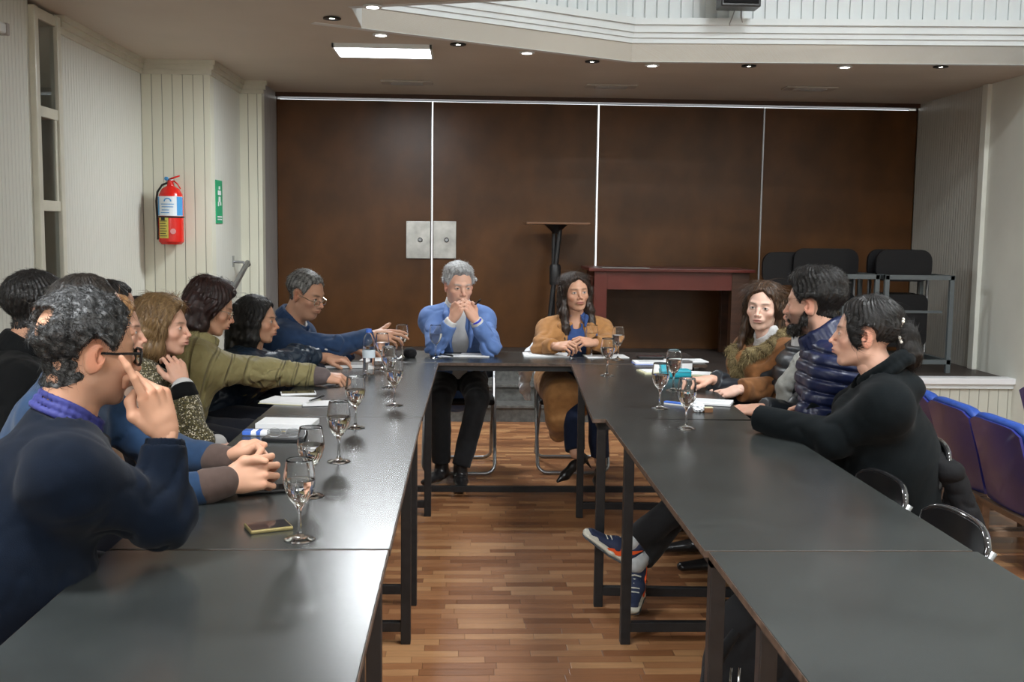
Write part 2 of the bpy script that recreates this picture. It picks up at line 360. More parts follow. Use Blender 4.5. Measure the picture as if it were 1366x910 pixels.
for x0_, x1_ in ((542, 574), (578, 608.5)):
    a = at(x0_, 344.5, 9.75); b = at(x1_, 295.5, 9.75)
    q = obj('plate', B((a[0], 9.735, a[2]), (b[0], 9.76, b[2]), bev=.002), M['plate'], pb)
    cx = b[0]-.09 if x0_ < 560 else a[0]+.12
    cz = (a[2]+b[2])/2
    k = MB().lathe((cx, 9.735, cz), [(.0, -.0), (.022, 0), (.022, .012), (.014, .02), (0, .02)], 16, axis=(0, -1, 0)); obj('lock', k, M['tube'], q, smooth='auto')
    for sx in (a[0]+.012, b[0]-.012):
        for sz in (a[2]+.012, b[2]-.012): obj('screw', MB().lathe((sx, 9.736, sz), [(.005, 0), (.004, .003), (0, .003)], 8, axis=(0, -1, 0)), M['tube'], q)
# stage
st = MB(); st.box((-1.9, 8.70, 0), (XR, 10.2, .40)); st.box((1.9, 7.84, 0), (XR, 8.72, .40))
struct('floor_stage', st, M['stagefloor'])
sp_ = MB()
for k in range(3): sp_.box((-1.2, 8.10+.2*k, 0), (1.895, 8.10+.2*(k+1)+.01, .133*(k+1)-.02)); sp_.box((-1.2, 8.08+.2*k, .133*(k+1)-.025), (1.895, 8.30+.2*k+.01, .133*(k+1)), bev=.005)
tag(obj('stage_steps', sp_, M['steps']), 'dark grey stone steps rising to the stage behind the far table', 'steps')
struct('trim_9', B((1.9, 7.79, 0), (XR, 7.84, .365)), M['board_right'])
struct('trim_10', B((1.9, 7.74, .365), (XR, 7.87, .412), bev=.006), mat('ledge_white', (.75, .76, .78), .35))
struct('trim_11', B((1.9, 7.765, .33), (XR, 7.80, .365), bev=.004), M['white'])
# balcony fascia round the opening
def along(mb, pts, z0, z1, o0, o1):
    """band following the opening edge; o = offset towards the opening"""
    P = [V(p[0], p[1], 0) for p in pts]; n = []
    for a, b in zip(P[:-1], P[1:]): t = nrm(b-a); n.append(V(t[1], -t[0], 0))
    def off(i, d):
        if i == 0: return P[0]+n[0]*d
        if i == len(P)-1: return P[-1]+n[-1]*d
        m = nrm(n[i-1]+n[i]); return P[i]+m*d/np.dot(m, n[i])
    poly = [off(i, o0) for i in range(len(P))]+[off(i, o1) for i in reversed(range(len(P)))]
    for i in range(len(P)-1):
        q = [off(i, o0), off(i+1, o0), off(i+1, o1), off(i, o1)]
        mb.prism([(p[0], p[1]) for p in q], z0, z1)
_t = nrm(V(C_[0]-B_[0], C_[1]-B_[1], 0)); B0 = (B_[0]-.3*_t[0], B_[1]-.3*_t[1]); pth = [B0, C_, D_]
struct('trim_15', B((-.66, 6.05, CZ+.001), (-.637, 6.64, CZ+.32)), M['white'])
fa = MB(); along(fa, pth, CZ-.003, CZ+.125, .0, -.06); along(fa, pth, CZ+.125, CZ+.160, .012, -.06); along(fa, pth, CZ+.160, CZ+.195, .026, -.06); along(fa, pth, CZ+.195, CZ+.245, .042, -.06); along(fa, pth, CZ+.245, CZ+.29, .062, -.12)
struct('trim_12', fa, M['white'])
lb = MB(); along(lb, pth, CZ+.29, CZ+1.25, -.10, -.12)
for (p, q) in ((B0, C_), (C_, D_)):
    p = V(*p, 0); q = V(*q, 0); L_ = np.linalg.norm(q-p); t = (q-p)/L_; n = V(t[1], -t[0], 0); k = 0
    while k*.085 < L_-.03:
        a = p+t*(k*.085+.01); poly = [a-n*.105, a+t*.042-n*.105, a+t*.042-n*.082, a-n*.082]; lb.prism([(v[0], v[1]) for v in poly], CZ+.29, CZ+1.25); k += 1
along(lb, pth, CZ+1.25, CZ+1.32, -.02, -.14)
struct('trim_13', lb, M['white'])
sd = MB(); nearp = [D_, (XR+.05, -1), (.9, -1), G_, E_, A_, B_]
along(sd, nearp[2:-1], CZ-.001, CZ+.3, .0, -.05); struct('trim_14', sd, M['white'])
# upper hall shell
uh = MB(); uh.box((XL-.6, YN, CZ+.2), (XL-.5, YB+.1, UZ)); uh.box((XL-.6, YB+.1, CZ+.2), (XR+.1, YB+.2, UZ))
struct('wall_upper', uh, M['upper']); struct('ceiling_upper', B((XL-.6, YN, UZ), (XR+.1, YB+.2, UZ+.1)), M['upper'])
struct('wall_left_outer', B((XL-.95, YN, -.1), (XL-.92, YB, CZ)), M['wall'])
# lamps
def area(loc, sx, sy, power, col=(.94, .99, 1), rot=(0, 0, 0), parent=None):
    l = bpy.data.lights.new('area_light', 'AREA'); l.shape = 'RECTANGLE'; l.size = sx; l.size_y = sy; l.energy = power; l.color = col
    o = bpy.data.objects.new('lamp_light', l); COL.objects.link(o)
    o.location = np.array(loc, float)-(wloc(parent) if parent is not None else 0); o.rotation_euler = rot
    if parent is not None: o.parent = parent
    return o
def ceiling_panel(cx, cy, w_, d_, z, power, label, m='lamp_on', frame=.025, col=(.93, .97, 1)):
    t = thing('ceiling_light', label, 'ceiling light', (cx, cy, z))
    f = MB()
    f.box((cx-w_/2, cy-d_/2, z-.03), (cx-w_/2+frame, cy+d_/2, z)); f.box((cx+w_/2-frame, cy-d_/2, z-.03), (cx+w_/2, cy+d_/2, z))
    f.box((cx-w_/2, cy-d_/2, z-.03), (cx+w_/2, cy-d_/2+frame, z)); f.box((cx-w_/2, cy+d_/2-frame, z-.03), (cx+w_/2, cy+d_/2, z))
    obj('frame', f, M['white'], t)
    obj('diffuser', B((cx-w_/2+frame, cy-d_/2+frame, z-.022), (cx+w_/2-frame, cy+d_/2-frame, z-.002)), M[m], t)
    area((cx, cy, z-.04), w_*.9, d_*.9, power, col, parent=t)
    return t
ceiling_panel(-.56, 7.34, .65, .40, CZ, P_PANEL, 'bright rectangular light panel on the lowered ceiling left of the balcony', frame=.012)
for k, (x, y) in enumerate(((-1.2, -.3), (-1.2, -2.2), (2.4, -2.2), (-1.3, 1.9))):  # unseen panels on the low ceiling, added for frontal fill
    ceiling_panel(x, y, 1.2, .3, CZ, P_REAR_FILL, ['long light panel above the photographer on the left', 'long light panel over the near left corner of the room', 'long light panel over the near right corner of the room', 'long light panel on the low ceiling above the man in the navy jumper'][k])
for k, (x, y) in enumerate(((2.6, 3.4), (2.6, 1.2), (2.6, -1.2))):  # unseen lamps added over the opening to light the room from above
    t = ceiling_panel(x, y, 1.4, .4, 4.9, P_HALL_FILL, ['far', 'middle', 'near'][k]+' pendant lamp high above the opening, out of the picture', 'lamp_hall')
    for dx in (-.5, .5): obj('hanger', MB().tube([(x+dx, y, 4.9), (x+dx, y, UZ)], .006), M['blacksteel'], t)
spots = [(443, 23, 0), (497, 7, 1), (508, 45, 1), (611, 58, 0), (703, 69, 2), (790, 81, 0), (870, 86, 1), (999, 87, 0), (1127, 88, 2), (1255, 88, 0)]
SL = ['round dark-rimmed downlight, leftmost of the ceiling row', 'small white downlight nearest the camera left of the balcony corner', 'small white downlight directly above the rectangular light panel', 'dark-rimmed downlight right of the rectangular light panel', 'brightly burning downlight under the slanted balcony edge', 'dark-rimmed downlight just left of the balcony bend', 'small pale downlight just right of the balcony bend', 'dark-rimmed downlight second to the right of the balcony bend', 'burning downlight under the straight balcony edge', 'dark-rimmed downlight at the right end of the ceiling row']
for (px, py, on), lb_ in zip(spots, SL):
    p = atz(px, py, CZ); t = thing('downlight', lb_, 'downlight', tuple(p), 'small downlights under the balcony edge')
    rim = MB().lathe((p[0], p[1], CZ), [(.035, 0), (.052, -.004), (.052, -.011), (.036, -.013), (.030, 0)], 20)
    obj('rim', rim, M['blacksteel'] if on == 0 else M['white'], t, smooth='auto')
    d = MB().lathe((p[0], p[1], CZ), [(0, -.006), (.034, -.006), (.034, -.002), (0, -.002)], 20)
    obj('bulb', d, M['spot_dim'] if on == 0 else M['spot_on'] , t)
    if on:
        l = bpy.data.lights.new('spot', 'SPOT'); l.energy = P_SPOT*(3 if on == 2 else 1); l.spot_size = 2.0; l.spot_blend = .6; l.shadow_soft_size = .03; l.color = (1, .97, .9)
        o = bpy.data.objects.new('bulb_light', l); COL.objects.link(o); o.parent = t; o.location = (0, 0, -.02)
    else:
        # a weak bulb glowing inside the dark rim
        g = MB().lathe((p[0], p[1], CZ), [(0, -.0075), (.014, -.0075), (.014, -.005), (0, -.005)], 12); obj('filament', g, M['spot_on'], t)
for px, py, lb_ in ((543, 109, 'pale ceiling vent behind the rectangular light panel'), (815, 114, 'pale ceiling vent above the middle of the brown panels'), (1080, 117, 'pale ceiling vent towards the right wall')):
    p = atz(px, py, CZ); t = thing('ceiling_vent', lb_, 'vent', tuple(p))
    obj('frame', B((p[0]-.21, p[1]-.09, CZ-.014), (p[0]+.21, p[1]+.09, CZ-.001), bev=.003), M['vent'], t)
    s_ = MB()
    for k in range(5): s_.box((p[0]-.13, p[1]-.055+k*.026, CZ-.022), (p[0]+.13, p[1]-.047+k*.026, CZ-.013))
    obj('slat', s_, M['jamb'], t)
# surface fixture top left on the wall
fx = thing('wall_light', 'white tube light on the left wall beside the window top', 'wall light', tuple(V(XL, 4.9, 2.3)))
p = at(15, 28, 5.2)
a0 = 4.7; zc = p[2]
obj('housing', B((XL, a0, 2.42), (XL+.05, 5.62, 2.47), bev=.008), M['white'], fx); obj('end_cap', B((XL-.0, 5.62, 2.415), (XL+.055, 5.65, 2.475), bev=.004), M['jamb'], fx)
obj('bracket', B((XL, 5.5, 2.47), (XL+.03, 5.56, 2.55), bev=.003), M['red'], fx)
# loudspeaker on the balcony front
p = at(984, 5, 7.33); sk = thing('loudspeaker', 'black loudspeaker box mounted on the white balcony slats', 'loudspeaker', tuple(p))
a = at(958.5, 11, 7.36); b = at(1011, 11, 7.36)
obj('cabinet', B((a[0], 7.28, a[2]), (b[0], 7.44, a[2]+.42), bev=.008), M['blackplastic'], sk)
obj('grille', B((a[0]+.015, 7.272, a[2]+.02), (b[0]-.015, 7.285, a[2]+.40), bev=.004), M['blacksoft'], sk)
mx = (a[0]+b[0])/2
obj('cable', MB().tube([(mx-.01, 7.42, a[2]), (mx-.02, 7.43, a[2]-.04), (mx-.03, 7.47, a[2]-.08), (mx-.02, 7.50, a[2]-.085)], .004, 6), M['tube'], sk)
obj('cable', MB().tube([(mx+.04, 7.42, a[2]), (mx+.045, 7.44, a[2]-.04), (mx+.06, 7.47, a[2]-.07)], .003, 6), M['tube'], sk)
# ================================================================== FURNITURE
def table(corner, ax, L_, W_, label, legs=(.02, 1.33), side=1, longbar=False):
    """corner = near inner corner; ax = unit vector along the length; width goes to side"""
    c = V(*corner, 0); a = nrm(V(ax[0], ax[1], 0)); n = V(a[1], -a[0], 0)*side
    ctr = c+a*L_/2+n*W_/2
    t = thing('meeting_table', label, 'table', tuple(ctr), 'dark laminate meeting tables set in a U')
    R = np.stack([a, n, V(0, 0, 1)], 1)
    def bx(lo, hi, **k):
        m = MB().box(lo, hi, **k); v = np.array(m.v)@R.T+c; m.v = [tuple(p) for p in v]; return m
    obj('tabletop', bx((0, 0, .733), (L_, W_, .750), bev=.0015), M['table'], t)
    e = MB()
    for lo, hi in (((-.0012, 0, .7335), (.0005, W_, .7485)), ((L_-.0005, 0, .7335), (L_+.0012, W_, .7485)), ((0, -.0012, .7335), (L_, .0005, .7485)), ((0, W_-.0005, .7335), (L_, W_+.0012, .7485))):
        q = bx(lo, hi); e.raw(q.v, q.f)
    tag(obj('edging', e, M['tedge'], t), 'worn brown board edge')
    fr = MB(); x0 = legs[0]; x1 = legs[1]+.035
    for lo, hi in (((x0, .02, .703), (x1, .05, .733)), ((x0, W_-.05, .703), (x1, W_-.02, .733)), ((x0, .02, .703), (x0+.03, W_-.02, .733)), ((x1-.03, .02, .703), (x1, W_-.02, .733))):
        q = bx(lo, hi); fr.raw(q.v, q.f)
    obj('apron_frame', fr, M['blacksteel'], t)
    for lx in legs:
        for ly in (.02, W_-.055): obj('leg', bx((lx, ly, 0), (lx+.035, ly+.035, .71), bev=.003), M['blacksteel'], t)
        obj('foot_bar', bx((lx+.003, .05, .045), (lx+.032, W_-.05, .08), bev=.002), M['blacksteel'], t)
    if longbar: obj('foot_rail', bx((legs[0]+.03, .022, .03), (legs[1], .052, .062), bev=.002), M['blacksteel'], t)
    return t
table((-.165, .61), (0, 1), 1.69, .61, 'dark table nearest the camera in the left row, bare in front', side=-1)
table((-.163, 2.31), (0, 1), 1.69, .61, 'dark table in the middle of the left row, with phone and four glasses', side=-1)
table((-.160, 4.01), (0.01, 1), 1.688, .61, 'dark table farthest in the left row, under the water bottle and papers', side=-1)
table((.548, .61), (0, 1), 1.68, .61, 'dark table nearest the camera in the right row')
table((.540, 2.30), (0, 1), 1.69, .61, 'dark table in the middle of the right row, bare under the ponytailed woman')
table((.490, 3.995), (.050, 1), 1.69, .61, 'dark table farthest in the right row, with teal box and three glasses')
table((-.40, 5.715), (1, 0), 1.72, .57, 'dark table across the far end between the two rows', legs=(.03, 1.62), side=-1, longbar=True)

def chair_proto():
    t = thing('folding_chair', 'black folding chair', 'chair', (0, 0, 0), 'black folding chairs at the tables')
    def loop(p, q, r_=.06):  # p, q = upper and lower (y, z) ; U-shaped tube
        (y0, z0), (y1, z1) = p, q; w_ = .215; pts = [(-w_, y0, z0)]
        d = nrm(V(0, y1-y0, z1-z0)); end = V(0, y1, z1)
        for k in range(6):
            a = k/5*math.pi/2; c = end-d*r_; pts.append(tuple(V(-w_+r_-r_*math.cos(a), 0, 0)+c+d*r_*math.sin(a)))
        for k in range(6):
            a = (5-k)/5*math.pi/2; c = end-d*r_; pts.append(tuple(V(w_-r_+r_*math.cos(a), 0, 0)+c+d*r_*math.sin(a)))
        pts.append((w_, y0, z0)); return pts
    obj('front_frame', MB().tube(loop((-.20, .70), (.20, .013)), .011, 8), M['tube'], t, smooth=True)
    q = [(x*.93, y, z) for x, y, z in loop((.10, .43), (-.27, .013))]
    obj('rear_frame', MB().tube(q, .011, 8), M['tube'], t, smooth=True)
    bm = bmesh.new(); bmesh.ops.create_cube(bm, size=1)
    for v in bm.verts: v.co = [v.co.x*.42, v.co.y*.40+.02, v.co.z*.035+.445]
    bmesh.ops.bevel(bm, geom=[e for e in bm.edges], offset=.015, segments=3, profile=.5, affect='EDGES')
    s = MB().raw([v.co[:] for v in bm.verts], [[v.index for v in f.verts] for f in bm.faces]) if not bm.verts.index_update() else None; bm.free()
    obj('seat', s, M['blackvinyl'], t, smooth='auto')
    # curved back panel with a shiny rolled rim
    n = 15; vs = []; fs = []
    prof = []
    for i in range(n):
        u = -1+2*i/(n-1); x = .21*u; yb = -.215+.035*u*u; top = .742-.035*abs(u)**5
        prof.append((x, yb, top)); lo = .53+.02*u*u
        for (dy, z) in ((-.008, lo), (-.014, top), (.004, top), (.010, lo)): vs.append((x, yb+dy+(.70-z)*.12, z))
    for i in range(n-1):
        for k in range(4): fs.append((i*4+k, i*4+(k+1) % 4, (i+1)*4+(k+1) % 4, (i+1)*4+k))
    fs += [(0, 1, 2, 3), ((n-1)*4+3, (n-1)*4+2, (n-1)*4+1, (n-1)*4)]
    bk = obj('backrest', MB().raw(vs, fs), M['blackplastic'], t, smooth='auto')
    rim = [(prof[0][0]-.004, prof[0][1]+.02, .56)]+[(p[0]*1.01, p[1]-.006, p[2]+.002) for p in prof]+[(prof[-1][0]+.004, prof[-1][1]+.02, .56)]
    obj('rim', MB().tube(rim, .0095, 8), M['blackrim'], bk, smooth=True)
    return t
M['blackrim'] = mat('glossy_black_rim', (.03, .03, .032), .08, .3, coat=1)
ch0 = chair_proto()
PI = math.pi
chairs = [((1.14, 3.27), PI/2, 'empty black folding chair beside the draped jacket, pushed to the right table'),
          ((1.16, 2.80), PI/2, 'empty black folding chair nearest the camera on the right, shiny back rim'),
          ((-.03, 6.47), PI, 'black folding chair under the man in the light blue blazer'),
          ((.66, 6.50), PI, 'black folding chair under the woman in the long camel coat'),
          ((1.45, 3.68), PI/2, 'black folding chair under the ponytailed woman in black, jacket over its back'),
          ((1.54, 4.10), PI/2, 'black folding chair under the bearded man'),
          ((1.54, 4.58), PI/2, 'black folding chair hidden by the bearded man'),
          ((1.54, 5.05), PI/2, 'black folding chair under the woman with fur collar'),
          ((-1.08, 2.06), -PI/2, 'black folding chair under the man with the bald spot'),
          ((-1.24, 2.78), -PI/2, 'black folding chair under the man with clasped hands'),
          ((-1.88, 3.72), -PI/2, 'black folding chair under the man in the black coat'),
          ((-1.30, 3.38), -PI/2, 'black folding chair under the woman in beige'),
          ((-1.34, 4.06), -PI/2, 'black folding chair under the woman in tweed'),
          ((-1.86, 4.40), -PI/2, 'black folding chair in the second left row, near place'),
          ((-1.86, 4.90), -PI/2, 'black folding chair in the second left row, far place'),
          ((-1.32, 4.55), -PI/2, 'black folding chair under the woman in the olive jacket'),
          ((-1.26, 5.05), -PI/2, 'black folding chair under the young woman with a pen'),
          ((-1.12, 5.58), -PI/2, 'black folding chair under the man in the blue jumper reaching for a glass')]
for i, ((x, y), a, lb_) in enumerate(chairs):
    if i == 0: ch0.location = (x, y, 0); ch0.rotation_euler = (0, 0, a); ch0['label'] = lb_
    else: dup(ch0, (x, y, 0), a, lb_, scale=(.9, 1, .93) if i == 1 else (1, 1, 1))
ch0.scale = (.9, 1, .93)

# blue auditorium seats
def blue_seat():
    t = thing('auditorium_seat', 'blue auditorium seat', 'seat', (0, 0, 0), 'row of blue seats along the right side')
    # local: back runs along y, sitter faces +x; shell faces -x
    def panel(x0, x1, w_, z0, z1, rtop, lean=.10):
        n = 9; vs = []; fs = []; 
        rows = [(z0+(z1-z0)*k/8) for k in range(9)]
        for x in (x0, x1):
            for z in rows:
                f_ = (z-z0)/(z1-z0); hw = w_/2*(1-.03*(1-f_)); 
                for i in range(n):
                    u = -1+2*i/(n-1); dz = -rtop*abs(u)**6*max(0, f_-.5)*2
                    bow = .018*(1-u*u)
                    vs.append((x-lean*f_-bow, hw*u, z+dz))
        m = 9*n
        for r_ in range(8):
            for i in range(n-1):
                a = r_*n+i; fs += [(a, a+1, a+n+1, a+n), (m+a, m+a+n, m+a+n+1, m+a+1)]
        rim = [i for i in range(n)]+[r_*n+n-1 for r_ in range(1, 9)]+[8*n+i for i in range(n-2, -1, -1)]+[r_*n for r_ in range(7, 0, -1)]
        for k in range(len(rim)): a, b = rim[k], rim[(k+1) % len(rim)]; fs.append((a, b, m+b, m+a))
        return MB().raw(vs, fs)
    obj('shell', panel(0, .012, .425, .33, .745, .03), M['blue_shell'], t, smooth='auto')
    p_ = obj('back_pad', panel(.012, .075, .445, .34, .765, .035), M['blue_pad'], t, smooth='auto')
    md = p_.modifiers.new('bevel', 'BEVEL'); md.width = .022; md.segments = 3; md.limit_method = 'ANGLE'; md.angle_limit = 1
    s_ = obj('seat_pad', B((.09, -.21, .30), (.47, .21, .40), bev=.03), M['blue_pad'], t, smooth='auto')
    f = MB(); f.box((-.03, -.225, .295), (.005, .225, .325), bev=.003); obj('cross_rail', f, M['seatwood'], t)
    for y in (-.225, .19):
        obj('leg', B((-.03, y, 0), (.005, y+.035, .31), bev=.003), M['seatwood'], t)
        obj('side_rail', B((0, y, .13), (.42, y+.03, .16), bev=.003), M['seatwood'], t)
        obj('front_leg', B((.40, y, 0), (.435, y+.035, .31), bev=.003), M['seatwood'], t)
    return t
bs = blue_seat()
bl = [((2.38, 5.78), 'blue auditorium seat farthest along the right row, mostly behind the woman in black'), ((2.37, 5.29), 'blue auditorium seat second from the far end of the right row'), ((2.36, 4.84), 'blue auditorium seat in the middle of the visible right row, above the wood rail'), ((2.35, 4.38), 'blue auditorium seat cut by the right picture edge, nearest in its row'), ((3.06, 5.30), 'blue auditorium seat in the row behind, barely showing at the right edge')]
for i, ((x, y), lb_) in enumerate(bl):
    if i == 0: bs.location = (x, y, 0); bs['label'] = lb_; bs.scale = (1, 1, .91)
    else: dup(bs, (x, y, 0), 0, lb_, scale=(1, 1, .91))

# stage furniture
t = thing('stage_table', 'red-brown wooden table standing on the stage before the brown panels', 'table', (1.77, 9.25, .40))
obj('tabletop', B((1.04, 8.95, 1.140), (2.46, 9.60, 1.166), bev=.003), M['redwood'], t)
ap = MB(); ap.box((1.10, 9.0, .985), (2.30, 9.03, 1.14)); ap.box((1.10, 9.52, 1.0), (2.40, 9.55, 1.14)); ap.box((1.09, 9.0, 1.0), (1.12, 9.55, 1.14)); ap.box((2.37, 9.0, 1.0), (2.40, 9.55, 1.14))
obj('apron', ap, M['redwood'], t)
obj('leg', B((1.09, 8.99, .40), (1.20, 9.08, 1.14), bev=.004), M['redwood'], t); obj('leg', B((2.27, 8.99, .40), (2.42, 9.10, 1.14), bev=.004), M['darkwood'], t)
for x in (1.09, 2.30): obj('leg', B((x, 9.47, .40), (x+.10, 9.56, 1.14), bev=.004), M['darkwood'], t)
obj('runner', B((1.15, 8.94, 1.166), (1.55, 9.2, 1.172)), M['tube'], t)
t = thing('tall_stand', 'tall black stand with a thin brown board on top, beside the far wall', 'stand', (.80, 9.38, .40))
obj('top_board', B((.52, 9.20, 1.530), (1.07, 9.56, 1.548), bev=.003), M['woodtop'], t)
obj('post', MB().tube([(.775, 9.40, .42), (.775, 9.40, 1.53)], .019, 12), M['blacksteel'], t, smooth='auto'); obj('post', MB().tube([(.72, 9.36, .42), (.825, 9.38, 1.50)], .022, 12), M['blacksteel'], t, smooth='auto')
obj('collar', MB().lathe((.79, 9.39, 1.0), [(.045, 0), (.05, .02), (.05, .16), (.04, .18)], 16), M['blacksteel'], t, smooth='auto')
obj('neck', MB().lathe((.79, 9.39, 1.45), [(.03, 0), (.04, .02), (.10, .075), (.10, .08)], 16), M['blacksteel'], t, smooth='auto')
obj('foot', B((.60, 9.22, .40), (.98, 9.56, .425), bev=.005), M['blacksteel'], t)
# racks with folded chairs
def rack(x0, x1, y0, y1, z1, label):
    t = thing('chair_rack', label, 'rack', (x0/2+x1/2, y0/2+y1/2, .40), 'grey steel chair racks on the stage')
    b_ = .035
    for x in (x0, x1-b_):
        for y in (y0, y1-b_): obj('post', B((x, y, .40), (x+b_, y+b_, z1), bev=.003), M['greysteel'], t)
    for z in (.47, z1-b_):
        f = MB(); f.box((x0, y0+.001, z), (x1, y0+b_-.001, z+b_)); f.box((x0, y1-b_+.001, z), (x1, y1-.001, z+b_)); f.box((x0, y0, z), (x0+b_, y1, z+b_)); f.box((x1-b_, y0, z), (x1, y1, z+b_))
        obj('rail', f, M['greysteel'], t)
    obj('crossbar', B((x0+.02, y0+.15, .86), (x1-.02, y0+.17, .88)), M['greysteel'], t)
    return t
rack(2.93, 3.22, 8.15, 8.75, 1.165, 'grey steel rack behind the bearded man, holding folded chairs')
rack(3.25, 3.80, 8.12, 8.72, 1.165, 'grey steel rack nearest the right wall, holding folded chairs')
def folded():
    t = thing('folded_chair', 'folded chair', 'chair', (0, 0, 0), 'folded black chairs stored in the racks')
    # thin upright chair: rounded seat and back in one plane, tube outline
    def rr(w_, z0, z1, r_, y0, y1):
        pts = []
        for cx, cz, a0 in ((w_/2-r_, z1-r_, 0), (-w_/2+r_, z1-r_, 90), (-w_/2+r_, z0+r_, 180), (w_/2-r_, z0+r_, 270)):
            for k in range(6): a = math.radians(a0+18*k); pts.append((cx+r_*math.cos(a), cz+r_*math.sin(a)))
        n = len(pts); vs = [(x, y0, z) for x, z in pts]+[(x, y1, z) for x, z in pts]
        return MB().raw(vs, [tuple(range(n)), tuple(range(n, 2*n))]+[(i, (i+1) % n, n+(i+1) % n, n+i) for i in range(n)])
    obj('backrest', rr(.44, .60, .84, .085, -.02, .015), M['blackvinyl'], t, smooth='auto')
    obj('seat', rr(.40, .10, .50, .06, -.025, .015), M['blackvinyl'], t, smooth='auto')
    pts = [(-.2, 0, .62), (-.2, 0, .06), (-.15, 0, .012), (.15, 0, .012), (.2, 0, .06), (.2, 0, .62)]
    obj('frame', MB().tube(pts, .010, 6), M['tube'], t, smooth=True)
    return t
fc = folded(); first = True
PL = [(2.62, 8.55, .02), (2.66, 8.62, .0), (2.72, 8.72, -.02), (2.86, 8.50, .03), (2.98, 8.60, .0), (3.46, 8.30, 0), (3.50, 8.40, .02), (3.47, 8.50, -.02), (3.52, 8.60, .0)]
LF = ['foremost folded black chair leaning left of the racks', 'second folded black chair left of the racks', 'rearmost folded black chair left of the racks', 'foremost folded black chair in the left rack', 'rear folded black chair in the left rack', 'foremost folded black chair in the rack by the right wall', 'second folded black chair in the rack by the right wall', 'third folded black chair in the rack by the right wall', 'rearmost folded black chair in the rack by the right wall']
for (x, y, a), lb_ in zip(PL, LF):
    z = .505 if 'rack' in lb_ and 'left of' not in lb_ else .40
    if z > .45: z = .485
    if first: fc.location = (x, y, z+.0); fc['label'] = lb_; fc.rotation_euler = (0, 0, a); fc.scale = (1.0, 1, 1.10); first = False
    else: dup(fc, (x, y, z), a, lb_, scale=(1.02, 1, 1.04 if z > .45 else 1.10))

# ------------------------------------------------------------------ wall items
t = thing('fire_extinguisher', 'red fire extinguisher with blue and yellow labels hung on the left boarded wall', 'fire extinguisher', tuple(at(228, 327, 7.93)))
p = at(229, 326, 7.93); cx, cy, z0 = p[0], 7.93, p[2]; R_ = .088
s = 182.0
zz = lambda py: z0+(326-py)/179.0
cyl = MB().lathe((cx, cy, 0), [(0, z0+.005), (R_*.8, z0), (R_, z0+.02), (R_, zz(268)), (R_*.93, zz(261)), (R_*.7, zz(254)), (R_*.3, zz(250)), (.022, zz(247)), (.022, zz(243)), (0, zz(243))], 32)
obj('cylinder', cyl, M['red'], t, smooth='auto')
def wrap(za, zb, a0, a1, r_, n=14):
    vs = []; fs = []
    for i in range(n+1):
        a = math.radians(a0+(a1-a0)*i/n)
        for z in (za, zb): vs.append((cx+r_*math.sin(a), cy-r_*math.cos(a), z))
    for i in range(n): fs.append((2*i, 2*i+2, 2*i+3, 2*i+1))
    return MB().raw(vs, fs)
lbm = obj('label', wrap(zz(289), zz(264), -80, 80, R_+.0012), M['label_white'], t, fixn=False)
obj('side_band', wrap(zz(288.5), zz(264.5), -80, -48, R_+.002), M['label_blue'], lbm, fixn=False); obj('side_band', wrap(zz(288.5), zz(264.5), 42, 80, R_+.002), M['label_blue'], lbm, fixn=False)
lg = MB()
for k in range(9):
    a = math.radians(k*22.5)
    lg.raw(*(lambda A, r0, r1, da: ([(cx+r*math.cos(A+d), cy-math.sqrt((R_+.003)**2-(r*math.cos(A+d))**2), zz(270)+r*math.sin(A+d)*.8) for r, d in ((r0, -da), (r1, -da), (r1, da), (r0, da))], [(0, 1, 2, 3)]))(a, .018, .028, .2))
obj('logo', lg, M['label_blue'], lbm, fixn=False)
tx = MB()
for k, (za, wdt) in enumerate(((273.5, 34), (277, 30), (281, 30), (284.5, 36))): q = wrap(zz(za+1), zz(za), -wdt, wdt*.85 if k < 2 else wdt*.2, R_+.003, 8); tx.raw(q.v, q.f)
obj('print', tx, M['label_blue'], lbm, fixn=False)
y_ = obj('inspection_tag', wrap(zz(318), zz(291), -52, 2, R_+.0015), M['label_yellow'], t, fixn=False)
tx = MB()
for k in range(7): q = wrap(zz(315.5-k*3.2), zz(314.6-k*3.2), -46, -4-6*(k % 2), R_+.003, 6); tx.raw(q.v, q.f)
q = wrap(zz(295), zz(291.5), -36, -14, R_+.0032, 5); tx.raw(q.v, q.f)
obj('print', tx, M['hose'], y_, fixn=False)
obj('seal', MB().lathe((cx+.035, cy-R_+.004, zz(309)), [(0, 0), (.02, 0), (.02, .002), (0, .002)], 16, axis=(0.35, -1, 0)), mat('pink_seal', (.6, .25, .25), .5), t)
obj('strap', MB().lathe((cx, cy, zz(290.5)), [(R_+.001, -.006), (R_+.004, -.004), (R_+.004, .004), (R_+.001, .006)], 32), M['hose'], t, smooth=True)
v_ = MB(); v_.lathe((cx, cy, zz(247)), [(.018, 0), (.02, .01), (.016, .03), (.0, .032)], 12)
v_.box((cx-.03, cy-.012, zz(247)+.01), (cx+.012, cy+.012, zz(247)+.03), bev=.003); obj('valve', v_, M['tube'], t, smooth='auto')
obj('handle', MB().tube([(cx-.015, cy-.005, zz(243)), (cx+.02, cy-.01, zz(240)), (cx+.07, cy-.012, zz(237))], [.009, .007, .005], 8), M['red'], t, smooth=True)
obj('trigger', MB().tube([(cx-.01, cy-.005, zz(246)), (cx+.03, cy-.01, zz(244)), (cx+.055, cy-.012, zz(248)), (cx+.075, cy-.012, zz(254))], [.007, .006, .005, .004], 8), M['red'], t, smooth=True)
obj('gauge', MB().lathe((cx-.02, cy-.02, zz(241)), [(0, 0), (.014, 0), (.014, .012), (0, .013)], 14, axis=(-.3, -1, 0)), M['label_blue'], t)
